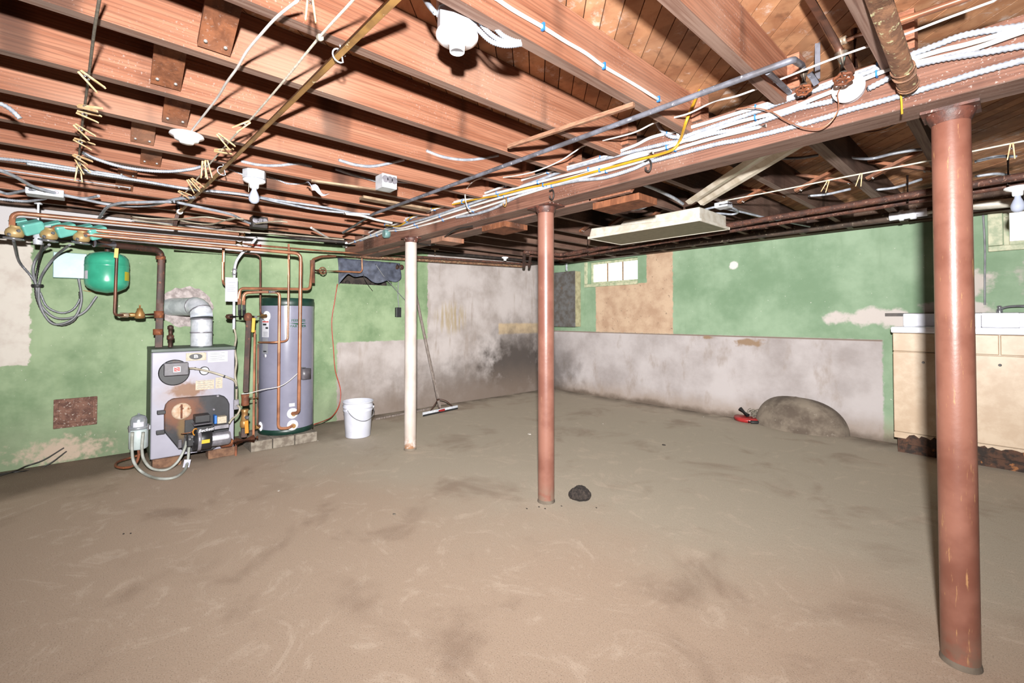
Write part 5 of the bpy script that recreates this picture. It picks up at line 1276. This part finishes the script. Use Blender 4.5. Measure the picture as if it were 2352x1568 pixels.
obj('cross_pipe', MB().tube([U(1922, 100, 1.95), U(2000, 70, 1.95), U(2060, 51, 1.95), U(2230, -8, 1.95)], 0.011, 12), 'copper', cv_)
for (px, py) in ((1932, 95), (1940, 92), (1995, 72)):
    obj('solder_ring', ring(U(px, py, 1.95), (1, 0, 0.02), 0.0135, 0.012), 'solder', cv_)
vb = U(1932, 122, 1.96); vh = U(1937, 181, 1.96)
obj('valve_body', MB().tube([vb, vb + (vh - vb) * 0.75], lambda u: 0.021 - 0.009 * u, 12), 'valve_old', cv_)
obj('drain_arm', MB().tube([U(1940, 130, 1.97), U(1957, 165, 2.03)], 0.012, 10), 'copper_old', cv_)
wheel(vh, (0.1, -0.35, -1), 0.026, 'rust', cv_)
obj('branch_pipe', MB().tube([U(1962, 62, 2.10), U(1963, 158, 2.10)], 0.0115, 10), 'copper_old', cv_)
hs_ = thing('hanger_strap', 'narrow dark metal strap hanging from the boards above the girder', 'strap', U(1878, 180, 2.1))
obj('strap', MB().bar(U(1878, 84, 2.1), U(1878, 182, 2.1), 0.018, 0.003, up=(0, 1, 0)), 'pipe_grey', hs_)
ci = thing('iron_drain_stub', 'crusty greenish-brown iron drain pipe ending against the girder at the top right', 'pipe', G(2050, 100, 2.06))
c0_, c1_ = U(2006, -40, 1.52), U(2086, 196, 2.05)
obj('pipe_run', MB().tube([c0_, c0_ + (c1_ - c0_) * 0.4, c1_], 0.028, 18), 'cast_crust', ci)
obj('hub', MB().tube([c0_ + (c1_ - c0_) * 0.80, c0_ + (c1_ - c0_) * 0.86], 0.033, 18), 'cast_crust', ci)
obj('end_rim', MB().tube([c0_ + (c1_ - c0_) * 0.975, c1_ + (c1_ - c0_) * 0.004], 0.031, 18), 'cast_crust', ci)
tag(obj('string_tie', MB().tube(smooth([U(2066, 196, 2.08), U(2070, 225, 2.09), U(2072, 262, 2.09)]), 0.0035, 6), 'yellow_cable'), 'short yellowish tie dangling under the iron drain pipe', 'string')
tag(obj('wood_stick', MB().bar(G(1168, 337, 2.105), G(1456, 240, 2.105), 0.018, 0.018), 'stick_wood'), 'square wooden stick wedged under two joists near the girder', 'stick')
tag(obj('plank', MB().box(*(lambda a, b: (Vector((a.x, min(a.y, b.y), 2.098)), Vector((b.x, max(a.y, b.y), 2.116))))(G(825, 458, 2.1), G(990, 482, 2.1))), 'plank_pale'), 'pale weathered plank lying under the joists near the girder end', 'plank')
tag(obj('lath', MB().bar(G(715, 415, 2.105), G(900, 441, 2.105), 0.03, 0.012), 'plank_pale'), 'thin pale lath under the joists left of the metal junction box', 'lath')
def rag(u, v): 
    a = G(706, 420, 2.10); b = G(744, 446, 2.03)
    return a + (b - a) * u + Vector((0.02 * math.sin(u * 6), (v - 0.5) * (0.02 + 0.06 * u), 0.012 * math.sin(9 * u + 5 * v)))
tag(obj('plastic_rag', MB().grid(rag, 8, 6), 'paper', solid=0.002), 'crumpled white plastic scrap hanging beside the bulb lamp', 'scrap')

# ------------------------------------------------------------ cables on the girder
def staples(o, pts, every, m='blue_clip', r=0.011):
    ps = resample(smooth(pts), every)[1:-1]
    for p in ps:
        b = MB().box(p + Vector((-0.003, -0.009, -r)), p + Vector((0.003, 0.011, r)))
        obj('staple', b, m, o)
ax_ = 0.0095
def bx(label, px, d=0.012, r=0.012, m='armour', corr=0.0065, pts=None):
    return cable('armoured_cable', label, 'cable', pts or Ms(px, d), r, m, corr=corr, group='cables along the girder')
bx('lowest corrugated metal cable along the girder face', [(2420, 122), (2352, 138), (2258, 163), (2163, 192), (2050, 225), (1938, 256), (1906, 267), (1800, 297), (1700, 321), (1642, 332), (1514, 366), (1489, 372), (1451, 389), (1387, 408), (1330, 414), (1280, 424), (1209, 443), (1170, 460), (1132, 479), (1090, 492), (1048, 499)])
bx('corrugated metal cable running left from the white disc cover', [(1916, 231), (1843, 247), (1817, 255), (1700, 295), (1640, 306), (1578, 322), (1524, 331), (1406, 360), (1304, 389), (1218, 421), (1140, 447), (1060, 475), (985, 500), (930, 515), (880, 530), (832, 551)])
bx('corrugated metal cable running right from the white disc cover', [(1992, 205), (2056, 172), (2087, 155), (2161, 136), (2257, 121), (2352, 104), (2420, 92)], 0.02)
bx('highest corrugated metal cable, bending up over the girder top', [(1508, 279), (1518, 296), (1540, 313), (1570, 314), (1600, 304), (1741, 255), (1806, 230), (1935, 186), (2000, 163), (2080, 131), (2150, 104), (2214, 81), (2315, 64), (2420, 50)])
W1p = [(2420, 40), (2352, 60), (2289, 82), (2216, 103), (2161, 116), (2082, 139), (2047, 142), (1952, 173), (1866, 205), (1800, 227), (1722, 251), (1585, 293), (1498, 315), (1451, 337), (1355, 370), (1234, 402), (1160, 427), (1094, 450), (1030, 468), (967, 493), (913, 506), (877, 519), (834, 541)]
W2p = [(2420, 52), (2352, 72), (2216, 118), (2085, 148), (2047, 157), (1884, 221), (1800, 254), (1700, 279), (1616, 306), (1524, 341), (1451, 357), (1374, 389), (1219, 435), (1138, 457), (1043, 486), (967, 511), (916, 524), (880, 510), (866, 497), (852, 488)]
W3p = [(1760, 288), (1640, 317), (1548, 344), (1466, 372), (1374, 398), (1278, 424), (1205, 446), (1138, 467), (1060, 492), (985, 514), (930, 527), (890, 531), (866, 540), (820, 553)]
W4p = [(1500, 350), (1400, 377), (1300, 402), (1200, 428), (1120, 448), (1060, 462), (1000, 480), (940, 502), (890, 522), (840, 545), (795, 562)]
for l, px, d in (('white plastic cable highest among the flat cables on the girder', W1p, 0.012), ('white plastic cable just below the highest one on the girder', W2p, 0.02), ('white plastic cable beside the yellow one on the girder', W3p, 0.014), ('white plastic cable bunched along the far left of the girder', W4p, 0.026)):
    o = cable('white_cable', l, 'cable', Ms(px, d), 0.0085, 'white_cable', group='cables along the girder')
    staples(o, Ms(px, d), 0.42)
Yp = [(1616, 186), (1600, 222), (1578, 274), (1562, 322), (1546, 343), (1510, 356), (1466, 367), (1374, 392), (1278, 418), (1211, 432), (1138, 450), (1100, 456), (1046, 468), (985, 481), (946, 498), (926, 514), (908, 520), (878, 515), (860, 505), (852, 496), (849, 482)]
yc_ = cable('yellow_cable', 'yellow plastic cable along the girder, rising to the floor boards at the right', 'cable', [V(a, b, -1.0) for a, b in Yp[:3]] + Ms(Yp[3:], 0.03), 0.0075, 'yellow_cable')
staples(yc_, Ms(Yp[4:], 0.03), 0.45)
sp_ = [(2300, -4), (2170, 44), (2081, 78), (2024, 96), (1921, 132), (1826, 169), (1700, 218), (1640, 233), (1578, 262), (1508, 280), (1451, 306), (1348, 332), (1320, 348), (1291, 367), (1250, 386), (1208, 399), (1150, 408), (1103, 410), (1082, 421), (1069, 441), (1071, 468), (1079, 481), (1095, 480)]
cable('thin_wire', 'thin white wire strung below the joists and looping by the girder', 'wire', [U(a, b, 1.94) for a, b in sp_], 0.0042, 'white_cable', n=6)
cable('thin_wire', 'thin pink and grey wire looping across the white disc cover', 'wire', [M(a, b, 0.06) for a, b in ((1690, 250), (1718, 247), (1765, 254), (1800, 273), (1838, 291), (1878, 296), (1905, 283), (1923, 258), (1926, 238), (1924, 216), (1936, 192))], 0.0024, 'copper', n=6)
cable('white_cable', 'white plastic cable stapled along the joist face down to the girder', 'cable', [V(a, b, -1.03) for a, b in ((1130, -10), (1180, 24), (1246, 62), (1300, 96), (1345, 122), (1386, 152), (1430, 178), (1470, 202), (1511, 228))] + [U(a, b, 2.09) for a, b in ((1540, 247), (1552, 275), (1555, 300))] + [M(a, b, 0.02) for a, b in ((1562, 318), (1585, 322), (1640, 303))], 0.0068, 'white_cable')
for a, b in ((1246, 62), (1386, 152), (1511, 228)):
    p = V(a, b, -1.03); tag(obj('cable_clip', MB().box(p + Vector((-.004, -.004, -.012)), p + Vector((.009, .004, .012))), 'blue_clip'), {1246: 'blue clip on the joist cable closest to the lampholder', 1386: 'blue clip midway along the joist cable', 1511: 'blue clip on the joist cable nearest the girder'}[a], 'clip', 'blue clips on the joist')
# white disc cover
dc = thing('disc_cover', 'white round box cover screwed on the girder face', 'cover', M(1953, 209, 0.03))
dr_ = abs(U(1992, 205, YF - .03).x - U(1914, 213, YF - .03).x) / 2
c = M(1953, 209, 0.004)
obj('box', MB().lathe([(dr_ * 0.9, 0.0), (dr_ * 0.9, 0.028)], c, (0, -1, 0), 24), 'galvanised', dc)
obj('cover', MB().lathe([(dr_, 0.029), (dr_ * 1.01, 0.033), (dr_ * 0.97, 0.040), (0.001, 0.043)], c, (0, -1, 0), 36), 'porcelain', dc)
obj('screw', MB().lathe([(0.003, 0.042), (0.003, 0.045)], c + Vector((-0.035, 0, -0.02)), (0, -1, 0), 8), 'ink', dc)
# iron hooks and a small box on the girder
for (px, py, l, m) in ((1498, 384, 'dark iron hook screwed in the girder right of the red mid post', 'black_iron'), (1276, 452, 'dark iron hook on the girder just above the red mid post', 'black_iron'), (1168, 470, 'yellowed hook on the girder left of the red mid post', 'brass')):
    p = M(px, py - 14, 0.0)
    tag(obj('hook', MB().tube(smooth([p + Vector((-0.05, 0, 0.012)), p + Vector((-0.03, -0.02, 0.0)), p + Vector((0, -0.028, 0.0)), p + Vector((0.012, -0.03, -0.03)), p + Vector((0.0, -0.03, -0.06)), p + Vector((-0.018, -0.032, -0.05)), p + Vector((-0.018, -0.034, -0.035))]), 0.005, 7), m), l, 'hook')
sbx = thing('surface_box', 'small pale grey box on the girder left of the white post', 'box', M(890, 548, 0.03))
obj('box', MB().lathe([(0.001, 0.0), (0.042, 0.0), (0.042, 0.05), (0.036, 0.055)], M(893, 538, 0.0), (0, -1, 0), 14), 'box_teal', sbx)
ins = thing('insulator', 'round porcelain insulator at the wall end of the girder', 'insulator', M(796, 568, 0.05))
obj('knob', MB().lathe([(0.03, 0), (0.04, 0.01), (0.03, 0.025), (0.04, 0.04), (0.018, 0.05)], M(797, 562, 0.0), (0, -1, 0), 16), 'porcelain', ins)

# ------------------------------------------------------------ cables between the joists
def cj(label, pts, x, r=0.0105, m='armour', corr=0.0055):
    return cable('armoured_cable', label, 'cable', Vs(pts, x), r, m, corr=corr, group='cables among the joists')
cj('corrugated cable sagging below the clothespins at the left', [(187, 349), (216, 363), (268, 380), (316, 389), (360, 393), (400, 393), (440, 388), (464, 382)], -3.44)
cj('corrugated cable sagging left of the metal junction box, upper', [(777, 367), (819, 379), (863, 381), (927, 367)], -2.65)
cj('corrugated cable entering the metal junction box from the left', [(770, 388), (800, 398), (830, 406), (862, 415)], -3.03)
cj('corrugated cable leaving the metal junction box to the right', [(909, 417), (950, 419), (997, 417), (1026, 405), (1040, 391)], -3.03)
cj('corrugated cable sagging between joists in mid ceiling', [(978, 346), (1016, 360), (1061, 367), (1100, 365), (1144, 357)], -2.25)
cj('corrugated cable sagging left of the bulb lamp', [(552, 370), (596, 379), (640, 380), (682, 376), (716, 382)], -3.06)
cj('corrugated cable looping from the bulb lamp box to the right', [(610, 404), (640, 414), (661, 422), (690, 422), (708, 418)], -3.47)
cj('corrugated cable reaching the bulb lamp box from the left', [(524, 388), (540, 394), (560, 402)], -3.47)
cj('corrugated cable stub beside the wooden stick', [(1215, 343), (1250, 352), (1290, 360), (1320, 362)], -1.87)
cable('armoured_cable', 'bright corrugated cable curving behind the joist at the left margin', 'cable', Vs([(-20, 232), (10, 242), (30, 256), (46, 272)], -2.66), 0.0095, 'armour', corr=0.0055, group='cables among the joists')
def cz(label, pts, z, r=0.0105, m='armour', corr=0.006, name='armoured_cable'):
    return cable(name, label, 'cable', Gs(pts, z), r, m, corr=corr, group='cables among the joists')
cz('long corrugated cable along the joists from the left margin to the girder, upper', [(-40, 358), (0, 364), (76, 372), (176, 388), (272, 403), (306, 412), (400, 430), (430, 433), (506, 440), (572, 448), (632, 459), (746, 476), (800, 487), (840, 498)], 2.13)
cz('long corrugated cable along the joists, lower twin', [(60, 375), (140, 387), (220, 399), (330, 416), (430, 433), (560, 447), (640, 464), (720, 480), (790, 488), (850, 492)], 2.12)
cz('smooth silver cable swooping from the left margin below the junction box', [(-30, 385), (0, 391), (38, 407), (76, 428), (126, 443), (191, 457), (249, 469), (306, 473), (354, 470), (400, 458), (436, 454), (446, 453)], 2.06, corr=0)
cz('silver cable looping into the flat junction box at the left', [(-20, 436), (0, 440), (19, 445), (48, 439), (78, 434)], 2.06)
cz('silver cable beneath the flat junction box at the left', [(-20, 454), (0, 457), (57, 462), (92, 458), (105, 455)], 2.05)
cz('silver cable leaving the flat junction box to the right', [(130, 446), (170, 453), (200, 455), (226, 450)], 2.07)
cz('silver cable turning down toward the third zone valve', [(400, 463), (340, 464), (280, 466), (248, 475), (236, 488), (225, 505)], 2.04, corr=0)
cz('grey cable running from the clothesline end past the bulb lamp', [(400, 463), (470, 478), (530, 492), (560, 507), (578, 514)], 2.05, corr=0)
cz('thin bright wire stretched along a joist at the far left', [(-40, 382), (0, 389), (100, 403), (191, 416), (300, 431)], 2.11, r=0.0035, corr=0, name='thin_wire')
for i, (pts, l) in enumerate((([(300, 497), (350, 502), (410, 503), (470, 498), (520, 505), (545, 500)], 'cream cable draped over the copper pipes at the left'), ([(300, 503), (360, 512), (440, 524), (520, 530), (600, 535), (690, 541), (790, 550)], 'cream cable running level above the copper pipes'), ([(410, 505), (450, 513), (490, 514), (530, 502), (560, 503)], 'cream cable sagging above the copper pipes'), ([(585, 514), (605, 511), (640, 508), (660, 510)], 'short cream cable right of the dark ceiling box'))):
    cz(l, pts, 2.03, r=0.006, m='cream_cable', corr=0, name='cream_cable')
cz('white cable stub near the girder wall end', [(715, 523), (740, 538), (760, 550), (772, 557)], 2.05, m='white_cable', corr=0, name='white_cable')
cz('white cable crossing above the yellow cable bend', [(790, 490), (830, 495), (866, 505), (900, 512)], 2.05, m='white_cable', corr=0, name='white_cable')
# junction boxes
def jbox(label, c, s, m='galvanised'):
    t = thing('junction_box', label, 'junction box', c - Vector((0, 0, s[2])), 'metal junction boxes')
    b = MB().box(c - Vector(s), c + Vector(s)); obj('box', b, m, t, bevel=0.004)
    for i in (-1, 0, 1):
        obj('knockout', MB().lathe([(s[2] * 0.5, 0.0), (s[2] * 0.5, 0.002), (s[2] * 0.42, 0.003)], c + Vector((s[0], i * s[1] * 0.6, s[2] * 0.2)), (1, 0, 0), 14), 'steel', t)
    return t
jbox('square metal junction box hanging under the joists in mid ceiling', G(887, 420, 2.075), (0.05, 0.05, 0.044))
jbox('flat metal junction box under the joists at the left', G(105, 444, 2.06), (0.06, 0.09, 0.025))
jbox('dark ceiling box with cables above the thin copper pipe', G(594, 512, 2.06), (0.06, 0.06, 0.05), 'black_iron')

# ------------------------------------------------------------ clotheslines and clothespins
cl = [cable('clothesline', 'grey clothesline rope with clothespins at the left', 'rope', Gs([(232, -30), (228, 0), (216, 76), (203, 182), (195, 241), (189, 287), (182, 353), (178, 392)], 2.09), 0.0042, 'rope_grey', n=6),
      cable('clothesline', 'pale clothesline rope with a knot, beside the yellow pipe', 'rope', Gs([(835, -30), (811, 0), (734, 85), (650, 188), (573, 277), (532, 319), (464, 397), (436, 431), (412, 455)], 2.085), 0.0042, 'rope', n=6),
      cable('clothesline', 'thin clothesline rope beyond the girder crossing behind the red post', 'rope', [G(1653, 463, 2.05), G(1810, 433, 2.05), G(1937, 407, 2.05), G(2119, 372, 2.05), G(2246, 345, 2.05), G(2380, 318, 2.05)], 0.0045, 'rope', n=6)]
kn = G(735, 86, 2.085)
tag(obj('rope_knot', MB().lathe([(0.001, -0.012), (0.009, -0.008), (0.011, 0), (0.009, 0.008), (0.001, 0.012)], kn, (1, .6, 0), 10), 'rope'), 'white rope knot on the clothesline beside the yellow pipe', 'knot')
def make_pin(label, group):
    t = thing('clothespin', label, 'clothespin', (0, 0, 0), group)
    for s_ in (-1, 1):
        b = MB().hexa([(-0.005, s_ * 0.0006, 0), (0.005, s_ * 0.0006, 0), (0.005, s_ * 0.0075, 0), (-0.005, s_ * 0.0075, 0), (-0.0045, s_ * 0.011, -0.086), (0.0045, s_ * 0.011, -0.086), (0.0045, s_ * 0.016, -0.086), (-0.0045, s_ * 0.016, -0.086)])
        obj('prong', b, 'pin_wood', t, bevel=0.001)
    obj('spring', MB().tube([(0.007 * math.cos(a), 0.0075 * math.sin(a), -0.032 + 0.0006 * a) for a in [i * 0.6 for i in range(22)]], 0.0011, 5), 'chrome', t)
    return t
PROTO = {}
def pin(p0, p1, z, label, group, roll=0.0):
    if 'p' not in PROTO: PROTO['p'] = t = make_pin(label, group)
    else:
        src = PROTO['p']; t = src.copy(); COL.objects.link(t)
        for ch in list(src.children):
            c_ = ch.copy(); COL.objects.link(c_); c_.parent = t
    t['label'] = label; t['group'] = group
    a = G(*p0, z); b = D(p1[0], p1[1], depth_of(a))
    d = (a - b).normalized(); v = (EYE - a).normalized()
    xax = (v - d * v.dot(d)).normalized(); yax = d.cross(xax)
    R_ = Matrix((xax, yax, d)).transposed() @ Matrix.Rotation(roll, 3, 'Z')
    k = min(max((a - b).length / 0.086, 0.9), 1.12)
    t.matrix_world = Matrix.Translation(a) @ (R_ * k).to_4x4()
    return t
gA, gB, gC = 'clothespins on the left rope', 'clothespins beside the yellow pipe', 'clothespins beyond the girder'
for p0, p1, ro_, l in (((184, 165), (238, 212), 0.2, 'topmost clothespin on the left rope, slanting right'), ((180, 243), (230, 252), 1.0, 'short-looking clothespin second from the top on the left rope'), ((178, 258), (236, 276), 0.3, 'long level clothespin third from the top on the left rope'),
                       ((172, 287), (222, 324), 0.2, 'steep slanting clothespin in the middle of the left rope'), ((171, 320), (217, 339), 0.2, 'level clothespin just below the middle of the left rope'), ((169, 356), (212, 377), 0.5, 'level clothespin near the bottom of the left rope'),
                       ((175, 366), (200, 398), 0.1, 'clothespin hanging steeply near the bottom of the left rope'), ((181, 378), (180, 420), 0.1, 'clothespin hanging straight down at the bottom of the left rope')):
    pin(p0, p1, 2.075, l, gA, ro_)
for p0, p1, ro_, l in (((574, 279), (538, 298), 0.3, 'topmost clothespin beside the yellow pipe'), ((500, 308), (534, 340), 0.2, 'clothespin crossing the pale rope above the hook'), ((493, 346), (535, 348), 0.6, 'level clothespin beside the pale rope knot'),
                       ((474, 368), (480, 410), 0.1, 'clothespin hanging straight beside the yellow pipe hook'), ((467, 370), (469, 413), 0.3, 'second clothespin hanging straight beside the pipe hook'), ((431, 413), (456, 447), 0.2, 'slanting clothespin low on the pale rope'),
                       ((440, 410), (464, 432), 0.4, 'slanting clothespin overlapping another low on the pale rope'), ((410, 439), (437, 452), 0.4, 'lowest clothespin on the pale rope near the pipe end'), ((712, -18), (713, 26), 0.0, 'clothespin cut by the top edge above the knot')):
    pin(p0, p1, 2.075, l, gB, ro_)
for p0, p1, ro_, l in (((1978, 398), (1973, 420), 0.0, 'clothespin on the far rope left of the thick red post'), ((2324, 329), (2323, 352), 0.0, 'clothespin on the far rope at the right margin'), ((1903, 414), (1895, 432), 0.0, 'small clothespin on the far rope near the middle')):
    pin(p0, p1, 2.05, l, gC, ro_)

# ------------------------------------------------------------ beyond the girder: cables
def cf(label, pts, z, r=0.009, m='armour_dull', corr=0.0):
    return cable('ceiling_cable', label, 'cable', Gs(pts, z), r, m, corr=corr, group='cables beyond the girder')
cf('dim cable just under the boards behind the girder', [(1793, 364), (1840, 362), (1880, 356)], 2.2)
cf('pale cable sagging high behind the girder', [(1925, 352), (1959, 362), (2001, 364), (2049, 353), (2097, 345), (2130, 342)], 2.2, m='armour')
cf('pale cable sagging above the rust-red pipes, left one', [(1857, 450), (1899, 446), (1953, 434)], 2.13, m='armour')
cf('pale cable sagging above the rust-red pipes, right one', [(2010, 436), (2058, 430), (2116, 412)], 2.13, m='armour')
cf('pale cable loop above the fluorescent fixture', [(1600, 486), (1650, 474), (1680, 477), (1695, 486), (1682, 492), (1650, 490), (1615, 493)], 2.09, m='armour')
cf('white conduit dropping to the reflector sheet', [(1471, 421), (1510, 436), (1548, 455), (1568, 468)], 2.1, r=0.012, m='armour')
cf('pale cable right of the thick red post, upper', [(2240, 371), (2288, 360), (2333, 359)], 2.15, m='armour')
cf('pale cable right of the thick red post, lower', [(2240, 405), (2288, 399), (2320, 403)], 2.15, m='armour')
cf('short pale cable below the splice block', [(1444, 481), (1472, 479), (1498, 467)], 2.1, m='armour')
cf('dark cable swinging under the splice blocks near the white post', [(951, 557), (990, 563), (1010, 553), (1045, 528), (1085, 519)], 1.95, r=0.006, m='black_cable')
cf('cable wire stretched along the joists above the drain pipe', [(1660, 478), (1700, 486), (1760, 500), (1860, 520)], 2.1, m='armour')
cf('brown wire drooping under the girder left of the thick red post', [(1950, 300), (1990, 303), (2030, 296), (2070, 278)], 2.03, r=0.003, m='copper_old')
jb_ = jbox('small metal box under a far joist behind the girder', Vector((-1.5, G(1702, 462, 2.1).y, 2.092)), (0.05, 0.05, 0.02))
bulb_holder('bulb_lamp', 'small porcelain lampholder far behind the red mid post', G(1160, 590, ZJ - 0.002), 0.05, bulb=False)
tag(obj('yellowed_hook', MB().bar(G(990, 571, 2.1), G(1008, 572, 2.1), 0.02, 0.02).bar(G(999, 572, 2.1), G(999, 584, 2.08), 0.02, 0.02), 'plank_pale'), 'yellowed wooden cleat hanging under the far joists near the white post', 'cleat')
